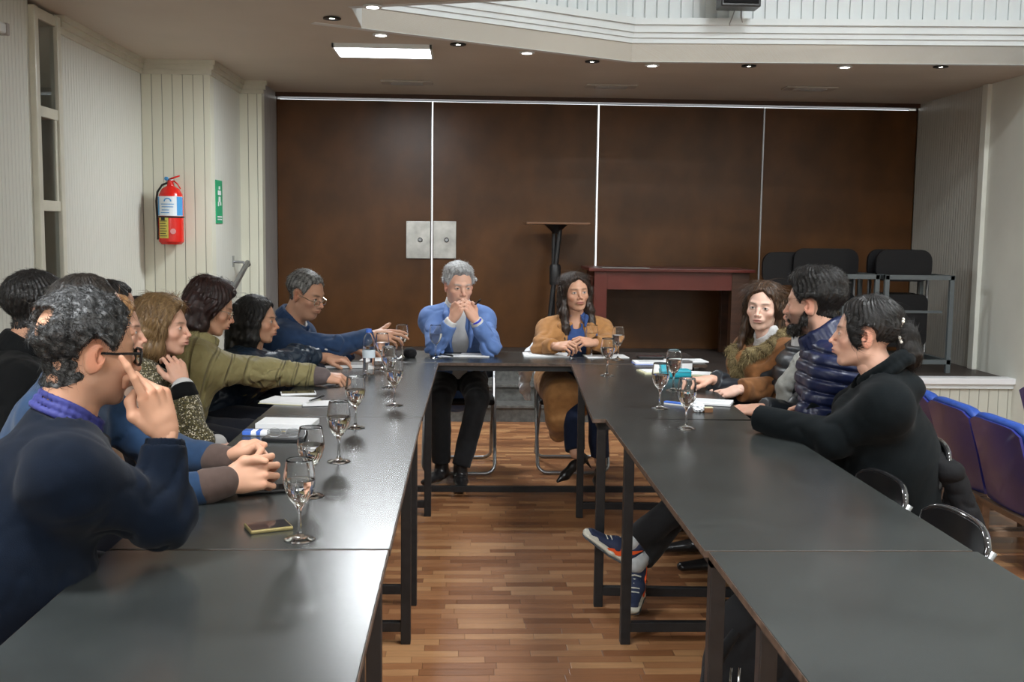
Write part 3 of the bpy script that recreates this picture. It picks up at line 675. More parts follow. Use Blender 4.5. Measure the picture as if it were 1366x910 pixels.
hp = [(cx-.02, cy, zz(246)), (cx-.06, cy, zz(249)), (cx-.095, cy, zz(258)), (cx-.105, cy, zz(270)), (cx-.10, cy, zz(290)), (cx-.095, cy, zz(306)), (cx-.092, cy, zz(320))]
obj('hose', MB().tube(hp, [.008]*5+[.010, .014], 8), M['hose'], t, smooth=True)
obj('wall_bracket', B((cx-.02, cy+R_-.01, zz(300)), (cx+.02, 8.02, zz(262)), bev=.004), M['tube'], t)
t = thing('safety_sign', 'narrow green safety sign on the wall return beside the extinguisher', 'sign', (-1.88, 8.25, 1.53))
p0 = (8.20, 8.62)
zs = (at(277, 298, 8.2)[2], at(277, 240, 8.2)[2])
obj('board', B((-1.884, 8.08+.06, zs[0]), (-1.872, 8.34, zs[1]), bev=.001), M['green'], t)
ic = MB()
for (y0, y1, a0, a1) in ((8.17, 8.31, .08, .11), (8.17, 8.31, .14, .17), (8.21, 8.27, .50, .62), (8.19, 8.29, .66, .76), (8.22, 8.26, .79, .86), (8.19, 8.22, .40, .5), (8.26, 8.29, .42, .5)):
    ic.box((-1.873, y0, zs[0]+(zs[1]-zs[0])*a0), (-1.8705, y1, zs[0]+(zs[1]-zs[0])*a1))
obj('pictogram', ic, M['paper'], t)
t = thing('handrail', 'grey metal handrail sloping along the left wall return', 'handrail', (-1.88, 8.6, 1.1))
h0 = at(299, 388, 8.25); h1 = at(318, 348, 8.85); h0[0] = h1[0] = -1.76
q0 = V(-1.78, 7.9, h0[2]-(h1[2]-h0[2])*.5); q1 = V(-1.78, 8.80, at(320, 350, 8.8)[2])
obj('rail', MB().tube([q0, q1, q1+V(0, .03, -.02)], .021, 12), M['tube'], t, smooth='auto')
for f_ in (.45, .92):
    m_ = q0+(q1-q0)*f_
    obj('bracket', MB().tube([(-1.875, m_[1], m_[2]+.03), (-1.80, m_[1], m_[2]+.028), m_], .011, 8), M['tube'], t, smooth='auto')
    obj('wall_plate', B((-1.885, m_[1]-.03, m_[2]-.01), (-1.876, m_[1]+.03, m_[2]+.08), bev=.002), M['tube'], t)

# ------------------------------------------------------------------ glasses of water
def wine_glass():
    t = thing('water_glass', 'stemmed glass', 'glass', (0, 0, 0), 'stemmed glasses of water on the tables')
    o_ = [(0, 0), (.034, 0), (.036, .0015), (.034, .003), (.014, .008), (.006, .013), (.0042, .022), (.0038, .045), (.0045, .066), (.008, .076), (.020, .090), (.030, .108), (.0355, .128), (.036, .142), (.0335, .162), (.0300, .182), (.0292, .186)]
    i_ = [(.0287, .1865), (.0292, .182), (.0322, .162), (.0347, .142), (.0342, .128), (.0288, .109), (.0188, .0925), (.006, .0820), (0, .0812)]
    obj('bowl_and_stem', MB().lathe((0, 0, 0), o_+i_, 32), M['glass'], t, smooth=True)
    wt = [(0, .0808), (.0062, .0817), (.0190, .0921), (.0290, .1086), (.0344, .1278), (.0349, .139), (.0347, .1392), (0, .1392)]
    obj('water', MB().lathe((0, 0, 0), wt, 32), M['water'], t, smooth='auto')
    return t
gl = wine_glass()
GL = [(400, 720, 'water glass nearest the camera on the left table, beside the phone'), (415, 662, 'water glass just behind the nearest one, by the clasped hands'), (452, 616, 'third water glass along the left row, out towards the middle'), (474, 571, 'fourth water glass along the left row, level with the notepad'), (526, 541, 'water glass at the inner edge of the left row, before the bottle'), (519, 517, 'water glass half behind another, right of the plastic bottle'), (510, 493, 'water glass right behind the plastic bottle'), (536, 477, 'water glass held by the man in the blue jumper at the far left'), (581, 478, 'water glass in front of the man in the light blue blazer'), (789, 477, 'left one of the pair of glasses before the woman in the camel coat'), (824, 480, 'right one of the pair of glasses before the woman in the camel coat'), (810, 501, 'single water glass at the far left corner of the right row'), (898, 521, 'water glass behind the teal box on the right row'), (880, 545, 'water glass left of the folded paper on the right row'), (915, 572, 'water glass nearest the camera on the right row')]
for i, (px, py, lb_) in enumerate(GL):
    p = atz(px, py, .7501)
    if i == 0: gl.location = p; gl['label'] = lb_
    else: dup(gl, tuple(p), .4*i, lb_)
# plastic bottle
p = atz(492, 500, .75); t = thing('water_bottle', 'clear plastic water bottle with a blue cap on the far left table', 'bottle', tuple(p))
pr = [(0, .004), (.022, 0), (.030, .006), (.031, .02)]
for k in range(5): pr += [(.029, .03+k*.022), (.031, .041+k*.022)]
pr += [(.031, .15), (.029, .165), (.020, .19), (.0125, .203), (.012, .212)]
obj('body', MB().lathe(p, pr+[(r-.0012, h) for r, h in reversed(pr[1:])]+[(0, .0055)], 28), M['glass'], t, smooth=True)
obj('cap', MB().lathe(p, [(0, .226), (.0135, .226), (.014, .224), (.014, .208), (.0125, .208)], 20), M['bluecap'] if 'bluecap' in M else M['bluewrap'], t, smooth='auto')
obj('water', MB().lathe(p, [(0, .0065), (.027, .007), (.0282, .02), (.0275, .08), (.0282, .14), (0, .14)], 24), M['water'], t, smooth='auto')
obj('label', MB().lathe(p, [(.0316, .085), (.0316, .125)], 24), mat('bottle_print', (.6, .68, .75), .4), t, smooth=True, fixn=False)

# ------------------------------------------------------------------ things lying on the tables
def flat(px, py, w_, l_, ang, h, z=.7502): # centre on the table, sizes, angle
    p = atz(px, py, z); return p, lambda lo, hi, **k: B((p[0]+lo[0], p[1]+lo[1], z+lo[2]), (p[0]+hi[0], p[1]+hi[1], z+hi[2]), R=rotz(ang), c=p, **k)
def slab(name, label, cat, px, py, w_, l_, h, ang, m, part='block', z=.7502, group=None, bev=.001):
    p, b_ = flat(px, py, w_, l_, ang, h, z); t = thing(name, label, cat, (p[0], p[1], z), group)
    obj(part, b_((-w_/2, -l_/2, 0), (w_/2, l_/2, h), bev=min(bev, h*.4)), m, t); return t, b_, p
def phone(label, px, py, ang, w_=.072, l_=.148, edge='gold'):
    t, b_, p = slab('mobile_phone', label, 'phone', px, py, w_, l_, .009, ang, M[edge], 'case', bev=.003)
    obj('screen', b_((-w_/2+.004, -l_/2+.004, .0085), (w_/2-.004, l_/2-.004, .0095)), M['screen'], t)
    obj('camera_bump', b_((-w_/2+.01, l_/2-.03, -.0), (-w_/2+.03, l_/2-.01, .001)), M['blackplastic'], t); return t
phone('gold-edged smartphone lying on the left table beside the nearest glass', 358, 705, -1.15, .072, .100)
phone('dark smartphone under the clasped hands on the left table', 352, 655, -1.3, .07, .14, 'blackplastic')
def pad(name, label, px, py, w_, l_, h, ang, cover='paper', z=.7502, lines=True):
    t, b_, p = slab(name, label, 'paper' if h < .006 else 'notebook', px, py, w_, l_, h, ang, M['paper'], 'pages', z=z)
    if cover != 'paper': obj('cover', b_((-w_/2-.004, -l_/2-.004, -.0002), (w_/2+.004, l_/2+.004, .002)), M[cover], t)
    if lines:
        q = MB()
        for k in range(7):
            y0 = l_*(.38-.11*k); r = b_((-w_*.38, y0, h), (w_*.38-(k % 3)*.02, y0+.0012, h+.0004)); q.raw(r.v, r.f)
        obj('writing', q, M['tube'], t)
    return t
pad('notebook', 'thick white notebook behind the spectacles on the left table', 384, 568, .20, .135, .018, -.08, lines=False)
t, b_, p = slab('spectacle_tray', 'grey open case under the folded spectacles', 'case', 379, 587, .135, .075, .012, -.1, M['blackplastic'], 'tray', bev=.004)
obj('lining', b_((-.06, -.032, .0118), (.06, .032, .0126)), M['tube'], t)
# folded spectacles on the tray
t = thing('spectacles', 'folded thin-framed spectacles lying on the open case', 'glasses', tuple(p+V(0, 0, .0130)))
for sx in (-1, 1):
    c = p+V(.030*sx, -.012, .028); rim = [c+V(.024*math.cos(a), .004*math.sin(a), .014*math.sin(a)) for a in np.linspace(0, 2*PI, 21)[:-1]]
    obj('rim', MB().tube(rim, .0010, 6, closed=True), M['tube'], t, smooth=True)
    obj('temple', MB().tube([c+V(.024*sx, .002, .006), c+V(.018*sx, .02, 0), c+V(-.05*sx, .03+.004*sx, -.010)], .0010, 6), M['tube'], t, smooth=True)
obj('bridge', MB().tube([p+V(-.007, -.012, .03), p+V(0, -.013, .033), p+V(.007, -.012, .03)], .0012, 6), M['gold'], t)
t, b_, p = slab('tissue_pack', 'blue and white tissue pack beside the spectacles case', 'tissue pack', 342, 580, .085, .05, .016, -.05, M['tissue'], 'pack', bev=.006)
obj('blue_band', b_((-.043, -.0255, .002), (-.012, .0255, .0165), bev=.003), M['bluewrap'], t); obj('blue_stripe', b_((.004, -.0255, .002), (.02, .0255, .0165), bev=.003), M['bluewrap'], t)
pad('notebook', 'open cream notepad under a phone beside the olive jacket sleeve', 387, 536, .20, .15, .010, -.25, 'paper_cream', lines=False)
t = pad('notebook', 'black folder sticking out from under the cream notepad', 430, 539, .16, .12, .005, .2, 'blackplastic', lines=False)
phone('white-edged phone lying on the cream notepad', 398, 530, -1.35, .07, .145, 'paper'); bpy.data.objects[t.name]
def lift(o, dz): o.location.z += dz
for o in [k for k in bpy.data.objects if k.get('label', '').startswith('white-edged phone')]: lift(o, .0125)
def pen(label, a, b, r_=.0042, m='paper', tip='tube'):
    a = np.array(a, float); b = np.array(b, float); t = thing('pen', label, 'pen', tuple(a)); d = b-a
    obj('barrel', MB().tube([a+d*.08, b], r_, 8), M[m], t, smooth='auto'); obj('tip', MB().tube([a, a+d*.08], [.001, r_], 8), M[tip], t, smooth='auto')
    obj('clip', MB().tube([b-d*.3+V(0, 0, r_+.001), b+V(0, 0, r_+.001)], .0012, 6), M[tip], t); return t
pen('black pen lying on the cream notepad', atz(412, 535, .768), atz(432, 528, .768), m='blackplastic')
pad('notebook', 'white pages under the hand of the olive-jacketed woman', 452, 509, .16, .11, .010, .15, 'paper_cream')
pad('notebook', 'open white notebook before the young woman with the pen', 462, 489, .25, .16, .014, .1, 'blackplastic')
pad('paper_sheet', 'white sheet right beside the plastic bottle', 507, 480, .20, .15, .004, -.1)
pad('paper_sheet', 'white papers before the man in the light blue blazer, left ones', 603, 474.5, .17, .13, .003, .1)
pad('notebook', 'white pad with pink edge before the man in the light blue blazer', 634, 474.5, .17, .14, .007, -.1, 'paper')
pad('notebook', 'wide white notebook with pink marks before the woman in the camel coat', 728, 474.5, .26, .17, .010, 0, 'paper')
pad('paper_sheet', 'loose white papers between the two far glasses', 808, 476, .24, .15, .005, .1)
pen('thin dark pen on the pad before the man in the light blue blazer', atz(586, 472, .765), atz(604, 475, .765), m='blackplastic')
sp = MB(); p = atz(547, 477, .75)
tag(obj('microphone_windshield', MB().lathe(p, [(0, 0), (.028, .001), (.036, .012), (.038, .028), (.032, .045), (.015, .055), (0, .056)], 20), M['blacksoft'], smooth=True), 'rounded black object on the table beside the glass at the far left', 'microphone cover')
# keys
p = atz(762, 478, .752); t = thing('key_ring', 'bunch of keys and ring beside the notebook with pink marks', 'keys', tuple(p))
obj('ring', MB().tube([p+V(.014*math.cos(a), .014*math.sin(a), .003) for a in np.linspace(0, 2*PI, 17)[:-1]], .0015, 6, closed=True), M['chrome'], t, smooth=True)
for a in (.3, 1.4, -1.2): obj('key', B((p[0]+.01, p[1]-.005, .7535), (p[0]+.06, p[1]+.005, .7555), R=rotz(a), c=p), M['chrome'], t)
# right row items
t, b_, p = slab('mobile_phone', 'black phone lying at the far right end of the tables', 'phone', 868, 477, .15, .08, .009, .0, M['blackplastic'], 'case', bev=.003); obj('screen', b_((-.07, -.036, .0085), (.07, .036, .0095)), M['screen'], t)
pad('notebook', 'white notebook with blue edge left of the upper yellow pads', 872, 485, .22, .13, .012, .0, 'bluewrap')
pad('paper_sheet', 'loose papers under a clip towards the fur-collared woman', 915, 482, .22, .14, .006, .1)
pen('blue pen lying left of the stacked papers on the right row', atz(846, 483, .756), atz(868, 482, .756), m='bluewrap')
for k, (px, py, a) in enumerate(((878, 497, .15), (925, 500, -.25))):
    t, b_, p = slab('yellow_pad', ['pale yellow folder left of the teal box', 'pale yellow folder right of the teal box'][k], 'folder', px, py, .19, .14, .008, a, M['paper_cream'], 'cover', group='yellow folders around the teal box'); obj('sheet', b_((-.08, -.06, .0085), (.085, .065, .0105)), M['paper'], t)
t, b_, p = slab('teal_case', 'teal zipped case among the papers of the right row', 'case', 900, 503, .155, .075, .040, .05, M['teal'], 'case', bev=.012, z=.7502)
z_ = MB(); r = b_((-.078, -.038, .026), (.078, .038, .0285), bev=.001); z_.raw(r.v, r.f); obj('zip', z_, M['blackplastic'], t)
t, b_, p = slab('small_box', 'small white box behind the teal case', 'box', 914, 493, .06, .05, .045, .2, M['paper'], 'box', bev=.004); obj('lid', b_((-.031, -.026, .035), (.031, .026, .047), bev=.003), M['tube'], t)
pad('notebook', 'dark-covered open notebook with white pages before the bearded man', 944, 538, .20, .13, .010, -.35, 'blackplastic')
t, b_, p = slab('folded_paper', 'folded blue and white leaflet beside the open notebook', 'paper', 905, 540, .05, .11, .006, .9, M['paper'], 'sheet'); obj('fold', b_((-.025, -.055, .006), (.0, .055, .012), bev=.001), M['bluewrap'], t)
p = atz(932, 550, .75); t = thing('crumpled_tissue', 'crumpled white tissue on a brown packet by the open notebook', 'tissue', tuple(p))
bm = bmesh.new(); bmesh.ops.create_icosphere(bm, subdivisions=3, radius=1)
vs = []
for v in bm.verts: q = v.co; r = 1+.35*math.sin(q.x*5+q.y*7)*math.cos(q.z*6+q.x*3); vs.append((p[0]+q.x*.022*r, p[1]+q.y*.02*r, .768+q.z*.016*r))
bm.verts.index_update(); obj('tissue', MB().raw(vs, [[v.index for v in f.verts] for f in bm.faces]), M['tissue'], t); bm.free()
t, b_, p = slab('brown_packet', 'small brown packet beside the crumpled tissue', 'packet', 944, 550, .035, .03, .02, .1, M['woodtop'], 'packet', bev=.003); obj('flap', b_((-.017, -.014, .019), (.017, .0, .022)), M['paper_cream'], t)
# bag under the right row
# ================================================================== IMPLICIT MODELLING
def smin(a, b, k):
    h = np.clip(.5+.5*(b-a)/k, 0, 1); return b*(1-h)+a*h-k*h*(1-h)
class Field:
    def __init__(s, lo, hi, h):
        s.lo = np.array(lo, float)-2*h; s.h = h; s.n = np.ceil((np.array(hi, float)+2*h-s.lo)/h).astype(int)+1
        s.ax = [(s.lo[i]+h*np.arange(s.n[i])).astype(np.float32) for i in range(3)]
        s.f = np.full(tuple(s.n), .2, np.float32)
    def win(s, lo, hi):
        sl = []
        for i in range(3):
            a = int(np.floor((lo[i]-s.lo[i])/s.h)); b = int(np.ceil((hi[i]-s.lo[i])/s.h))+1
            a = max(a, 0); b = min(b, s.n[i])
            if a >= b: return None
            sl.append(slice(a, b))
        g = (s.ax[0][sl[0]][:, None, None], s.ax[1][sl[1]][None, :, None], s.ax[2][sl[2]][None, None, :])
        return tuple(sl), g
    def put(s, fn, lo, hi, k, op='add'):
        m = k*1.5+3*s.h; w = s.win(np.array(lo)-m, np.array(hi)+m)
        if w is None: return s
        sl, g = w; d = fn(*g).astype(np.float32); f = s.f[sl]
        if op == 'add': s.f[sl] = smin(f, d, k) if k > 0 else np.minimum(f, d)
        elif op == 'sub': s.f[sl] = -smin(-f, d, max(k, 1e-4))
        elif op == 'max': s.f[sl] = np.maximum(f, d)
        return s
    def cap(s, a, b, ra, rb=None, k=.02, op='add'):
        a = np.array(a, float); b = np.array(b, float); rb = ra if rb is None else rb; ab = b-a; L2 = max(ab@ab, 1e-9)
        def fn(x, y, z):
            px, py, pz = x-a[0], y-a[1], z-a[2]; t = np.clip((px*ab[0]+py*ab[1]+pz*ab[2])/L2, 0, 1)
            return np.sqrt((px-t*ab[0])**2+(py-t*ab[1])**2+(pz-t*ab[2])**2)-(ra+(rb-ra)*t)
        r = max(ra, rb); return s.put(fn, np.minimum(a, b)-r, np.maximum(a, b)+r, k, op)
    def ecap(s, a, b, ra, rb, q, side, fwd, k=.03, op='add'):
        """capsule whose section is an ellipse: half width r along side, q*r along fwd"""
        a = np.array(a, float); b = np.array(b, float); ab = b-a; L2 = max(ab@ab, 1e-9); ad = nrm(ab)
        S = nrm(side-ad*(ad@side)); Fw = np.cross(ad, S)
        def fn(x, y, z):
            px, py, pz = x-a[0], y-a[1], z-a[2]; t = np.clip((px*ab[0]+py*ab[1]+pz*ab[2])/L2, 0, 1)
            cx, cy, cz = px-t*ab[0], py-t*ab[1], pz-t*ab[2]
            u = cx*S[0]+cy*S[1]+cz*S[2]; v = (cx*Fw[0]+cy*Fw[1]+cz*Fw[2])/q; w_ = (cx*ad[0]+cy*ad[1]+cz*ad[2])/min(1, q+.15)
            return (np.sqrt(u*u+v*v+w_*w_)-(ra+(rb-ra)*t))*(1+q)/2
        r = max(ra, rb); return s.put(fn, np.minimum(a, b)-r, np.maximum(a, b)+r, k, op)
    def ell(s, c, r, R=None, k=.02, op='add'):
        c = np.array(c, float); r = np.array(r, float)
        def fn(x, y, z):
            px, py, pz = x-c[0], y-c[1], z-c[2]
            if R is not None: px, py, pz = (px*R[0, i]+py*R[1, i]+pz*R[2, i] for i in range(3))
            k0 = np.sqrt((px/r[0])**2+(py/r[1])**2+(pz/r[2])**2); k1 = np.sqrt((px/r[0]**2)**2+(py/r[1]**2)**2+(pz/r[2]**2)**2)
            return k0*(k0-1)/np.maximum(k1, 1e-6)
        m = r.max() if R is not None else r; return s.put(fn, c-m, c+m, k, op)
    def poly(s, pts, rs, k=.015, op='add'):
        if not hasattr(rs, '__len__'): rs = [rs]*len(pts)
        for i in range(len(pts)-1): s.cap(pts[i], pts[i+1], rs[i], rs[i+1], k, op)
        return s
    def cut(s, p, n, rad):
        """remove what lies beyond the plane (p, n), only within rad of p"""
        p = np.array(p, float); n = nrm(n); w = s.win(p-rad, p+rad)
        if w is None: return s
        sl, (x, y, z) = w; d = (x-p[0])*n[0]+(y-p[1])*n[1]+(z-p[2])*n[2]
        r = np.sqrt((x-p[0])**2+(y-p[1])**2+(z-p[2])**2); f = s.f[sl]
        s.f[sl] = np.where(r < rad*.98, np.maximum(f, d.astype(np.float32)), f); return s
    def ripple(s, amp, wl, seed=0, mod=None, crease=False):
        """soft folds: warped sine field pushed into the surface"""
        idx = np.where(np.abs(s.f) < amp*2+2*s.h); P = np.stack([s.ax[i][idx[i]] for i in range(3)], 1).astype(float)
        r = np.random.default_rng(seed+11); q = P/wl; v = 0
        q = q+.35*np.sin(q[:, [1, 2, 0]]*.9+r.uniform(0, 6, 3))+.2*np.sin(q[:, [2, 0, 1]]*2.1+r.uniform(0, 6, 3))
        for i in range(5):
            d = nrm(r.normal(size=3)); v = v+np.sin(q@d*(3+1.3*i)+r.uniform(0, 6))/(1+.35*i)
        v = v/2.2; v = .55*v-1.1*(np.clip(1-np.abs(v)*1.6, 0, 1)**2)+.25 if crease else np.sign(v)*np.abs(v)**1.3
        if crease: v = -v
        m = 1 if mod is None else mod(P)
        s.f[idx] += (amp*v*m).astype(np.float32); return s
    def disp(s, fn, band=.03):
        idx = np.where(np.abs(s.f) < band); P = np.stack([s.ax[i][idx[i]] for i in range(3)], 1).astype(float)
        s.f[idx] += fn(P).astype(np.float32); return s
    def mesh(s):
        f = s.f; f[0] = f[-1] = .2; f[:, 0] = f[:, -1] = .2; f[:, :, 0] = f[:, :, -1] = .2
        s_ = f < 0; cnt = np.zeros(tuple(s.n-1), np.int8)
        for i in (0, 1):
            for j in (0, 1):
                for k in (0, 1): cnt += s_[i:s.n[0]-1+i, j:s.n[1]-1+j, k:s.n[2]-1+k]
        I = np.stack(np.where((cnt > 0) & (cnt < 8)), 1); vid = np.full(tuple(s.n-1), -1, np.int64); vid[I[:, 0], I[:, 1], I[:, 2]] = np.arange(len(I))
        acc = np.zeros((len(I), 3)); num = np.zeros(len(I)); cs = [(i, j, k) for i in (0, 1) for j in (0, 1) for k in (0, 1)]
        for a in cs:
            for ax_ in range(3):
                if a[ax_]: continue
                b = list(a); b[ax_] = 1; fa = f[I[:, 0]+a[0], I[:, 1]+a[1], I[:, 2]+a[2]]; fb = f[I[:, 0]+b[0], I[:, 1]+b[1], I[:, 2]+b[2]]
                m = (fa < 0) != (fb < 0); t = np.where(m, fa/np.where(m, fa-fb, 1), 0)
                p = np.tile(np.array(a, float), (len(I), 1)); p[:, ax_] += t; acc += p*m[:, None]; num += m
        Vv = s.lo+s.h*(I+acc/num[:, None]); Q = []
        for ax_ in range(3):
            o1, o2 = (ax_+1) % 3, (ax_+2) % 3; sa = [slice(None)]*3; sb = [slice(None)]*3; sa[ax_] = slice(0, -1); sb[ax_] = slice(1, None)
            A = s_[tuple(sa)]; C = s_[tuple(sb)]; E = np.stack(np.where(A != C), 1); E = E[(E[:, o1] > 0) & (E[:, o2] > 0) & (E[:, o1] < s.n[o1]-1) & (E[:, o2] < s.n[o2]-1)]
            fl = A[E[:, 0], E[:, 1], E[:, 2]]; c = []
            for d1, d2 in ((1, 1), (0, 1), (0, 0), (1, 0)):
                e = E.copy(); e[:, o1] -= d1; e[:, o2] -= d2; c.append(vid[e[:, 0], e[:, 1], e[:, 2]])
            c = np.stack(c, 1); c[~fl] = c[~fl][:, ::-1]; Q.append(c)
        return Vv, np.concatenate(Q)
def relax(Vv, Q, it=1, lam=.5):
    for _ in range(it):
        acc = np.zeros_like(Vv); n = np.zeros(len(Vv))
        for a, b in ((0, 1), (1, 2), (2, 3), (3, 0)):
            np.add.at(acc, Q[:, a], Vv[Q[:, b]]); np.add.at(acc, Q[:, b], Vv[Q[:, a]]); np.add.at(n, Q[:, a], 1); np.add.at(n, Q[:, b], 1)
        Vv = Vv+lam*(acc/np.maximum(n, 1)[:, None]-Vv)
    return Vv
def npobj(name, Vv, Q, m, parent=None, col=None, label=None, org=None):
    """mesh object from arrays (world space), optional per-vertex colours"""
    base = wloc(parent) if parent is not None else V(0, 0, 0)
    if org is None: org = base
    me = bpy.data.meshes.new(name); n = len(Vv); q = len(Q); k = Q.shape[1]
    me.vertices.add(n); me.vertices.foreach_set('co', (Vv-org).astype(np.float32).ravel())
    me.loops.add(q*k); me.loops.foreach_set('vertex_index', Q.astype(np.int32).ravel()); me.polygons.add(q)
    me.polygons.foreach_set('loop_start', np.arange(0, q*k, k, dtype=np.int32)); me.polygons.foreach_set('loop_total', np.full(q, k, np.int32))
    me.update(calc_edges=True); me.polygons.foreach_set('use_smooth', np.ones(q, bool)); me.materials.append(m)
    if col is not None:
        a = me.color_attributes.new('Col', 'FLOAT_COLOR', 'POINT'); c = np.ones((n, 4), np.float32); c[:, :3] = col; a.data.foreach_set('color', c.ravel())
    o = bpy.data.objects.new(name, me); COL.objects.link(o); o.location = tuple(org-base)
    if parent is not None: o.parent = parent
    if label: o['label'] = label
    WLOC[o.name] = np.array(org, float); return o
def merge(parts):
    Vs = []; Qs = []; Cs = []; o = 0
    for v, q, c in parts: Vs.append(v); Qs.append(q+o); Cs.append(c if c is not None else np.full((len(v), 3), .5)); o += len(v)
    return np.concatenate(Vs), np.concatenate(Qs), np.concatenate(Cs)
sst = lambda a, b, x: (lambda t: t*t*(3-2*t))(np.clip((x-a)/(b-a), 0, 1))

M['skin'] = mat('skin', (.5, .3, .2), .5, vcol='Col', sss=.08, bump=(300, .12, .0006, (1, 1, 1)), spec=.4)
M['hair'] = mat('hair', (.02, .015, .01), .42, vcol='Col', spec=.45)
M['lens'] = glass_mat('spectacle_lens', ior=1.05)

# ------------------------------------------------------------------ head (local: x = own right, y = face, z = up; 0 at eye height)
def head_field(P):
    h = P.get('hres', .003); F = Field((-.125, -.155, -.20), (.125, .135, .16), h); g = P.get('sex') == 'f'
    jw = .042 if g else .054
    F.ell((0, -.018, .035), (.0735, .093, .081), k=.01)
    F.ell((0, .020, -.010), (.064, .066, .085), k=.03)
    F.ell((0, .030, -.062), (jw, .048, .046), k=.03)
    F.ell((0, .062, -.098), ((.015 if g else .020), .018, .015), k=.022)
    for s in (-1, 1):
        F.cap((s*.050, -.005, -.060), (s*.022, .055, -.093), .014, .011, k=.02)      # jaw line
        F.ell((s*.042, .056, -.026), (.020, .018, .016), k=.02)                       # cheekbone
        F.cap((s*.010, .080, .020), (s*.040, .068, .022), .006 if g else .009, .006 if g else .008, k=.014)         # brow
        F.ell((s*.031, .089, .000), (.016, .013, .011), k=.012, op='sub')             # socket
        F.ell((s*.0315, .0685, -.001), (.0155, .0145, .0125), k=.004)                   # lid mass
    F.poly([(0, .080, .012), (0, .091, -.010), (0, .106, -.031)], ([.0062, .0066, .0082] if g else [.0075, .0080, .0098]), k=.011)
    for s in (-1, 1): F.ell((s*.0115, .093, -.036), (.0078, .010, .0075), k=.006)
    F.ell((0, .079, -.058), (.027, .020, .020), k=.014)                               # muzzle
    F.ell((0, .0945, -.0570), (.021, .0075, .0042), k=.004); F.ell((0, .0930, -.0670), (.018, .0078, .0050), k=.004)
    F.cap((-.024, .0955, -.0617), (.024, .0955, -.0617), .0022, k=.003, op='sub')
    F.ell((0, .090, -.080), (.018, .007, .005), k=.008, op='sub')
    for s in (-1, 1):
        R = rotz(s*-.45)@roty(s*.12)@rotx(-.18)
        F.ell((s*.077, -.012, -.010), (.0075, .020, .033), R, k=.008)
        F.ell((s*.082, -.005, -.005), (.005, .010, .019), R, k=.004, op='sub')
        F.ell((s*.0745, .000, -.014), (.007, .005, .008), R, k=.005)
    nb = P['nb_local']; rn = .050 if g else .059
    F.cap((0, -.022, -.055), nb, rn*.98, rn*1.05, k=.022)
    if P.get('heavy'): F.ell((0, .025, -.098), (.045, .04, .03), k=.03)
    return F
SKIN = {'light': (.64, .37, .27), 'tan': (.53, .29, .19), 'olive': (.47, .255, .165), 'pale': (.72, .47, .37)}
def head_color(v, P):
    s = np.array(SKIN[P.get('skin', 'tan')]); c = np.tile(s, (len(v), 1)); x, y, z = v.T; ax_ = np.abs(x)
    def mixc(m, col): nonlocal c; m = np.clip(m, 0, 1)[:, None]; c = c*(1-m)+np.array(col)*m
    g = lambda cx, cy, cz, r: np.exp(-(((ax_-cx)**2+(y-cy)**2+(z-cz)**2)/(r*r)))
    mixc(.35*g(.045, .06, -.032, .022), s*V(1.15, .75, .7)); mixc(.35*g(0, .104, -.031, .014), s*V(1.2, .75, .7)); mixc(.4*(sst(.068, .078, ax_)*(z < .03)), s*V(1.2, .72, .65))
    mixc(.35*g(.031, .075, -.012, .016), s*.62)
    f = P.get('sex') == 'f'
    if P.get('beard'):
        m = sst(-.018, -.040, z+.25*(ax_-.055)*(ax_ > .05))*sst(-.035, -.01, y)*(1-sst(-.105, -.125, z)); m = m*(1-np.exp(-((x/.02)**2+((z+.060)/.007)**2)))
        m = m*(1-sst(.03, .0, ax_)*sst(-.05, -.03, z)); mixc(P['beard']*m, P.get('beard_col', (.012, .009, .007)))
    lip = np.exp(-((x/.021)**4+((z+.0618)/.0085)**4))*(y > .082); mixc((.75 if f else .45)*lip, (.42, .13, .12) if f else s*V(.95, .6, .55))
    mixc(.9*np.exp(-((x/.023)**4+((z+.0617)/.0014)**2))*(y > .08), (.12, .04, .035))
    br = np.exp(-(((ax_-.031)/.019)**4+((z-.0215-.10*(ax_-.03)*(ax_ < .04))/(.0035 if f else .005))**2))*(y > .05); mixc(.85*br, P.get('brow', (.03, .02, .014)))
    # eyes painted on the lid mass: white, iris, pupil, lash line
    ex = (ax_-.0315)/.0125; ez = (z+.001)/(.0056 if P.get('sex') == 'f' else .0048); al = np.exp(-(ex**4+ez**4)*1.4)*(y > .055); al = sst(.25, .55, al)
    ln = np.exp(-(((ax_-.0315)/.0145)**4))*np.exp(-((z-.0042+.25*(ax_-.0315)**2/.01)/.0019)**2)*(y > .055)
    mixc(al, (.66, .62, .59)); gx = P.get('gaze', 0)
    dx = np.where(x > 0, x-.0315-gx, x+.0315-gx); ir = sst(.0062, .0048, np.hypot(dx, z+.0002))*al; mixc(ir, P.get('iris', (.035, .018, .01))); mixc(.95*ln, (.02, .012, .01))
    return c
def hairline(P, x, y):
    f = P.get('hl', 0.0)
    k0 = P.get('nape', -.075); ys = [-.12, -.085, -.04, -.012, .005, .022, .040, .058, .075, .12]; k = P.get('nape', -.075)
    zs = [k, k, k+.014, -.045, -.035, -.012, .030, .060+f, .078+f, .09+f]
    r = np.interp(y, ys, zs)+.005*np.sin(x*130+y*40)*(y > 0); r = r+(.016*np.exp(-((np.abs(x)-.042)/.014)**2)*sst(.03, .05, y) if P.get('sex') != 'f' else 0); return r-P.get('part', .55 if P.get('sex') == 'f' else 0)*np.maximum(np.abs(x)-.012, 0)*sst(.0, .03, y)
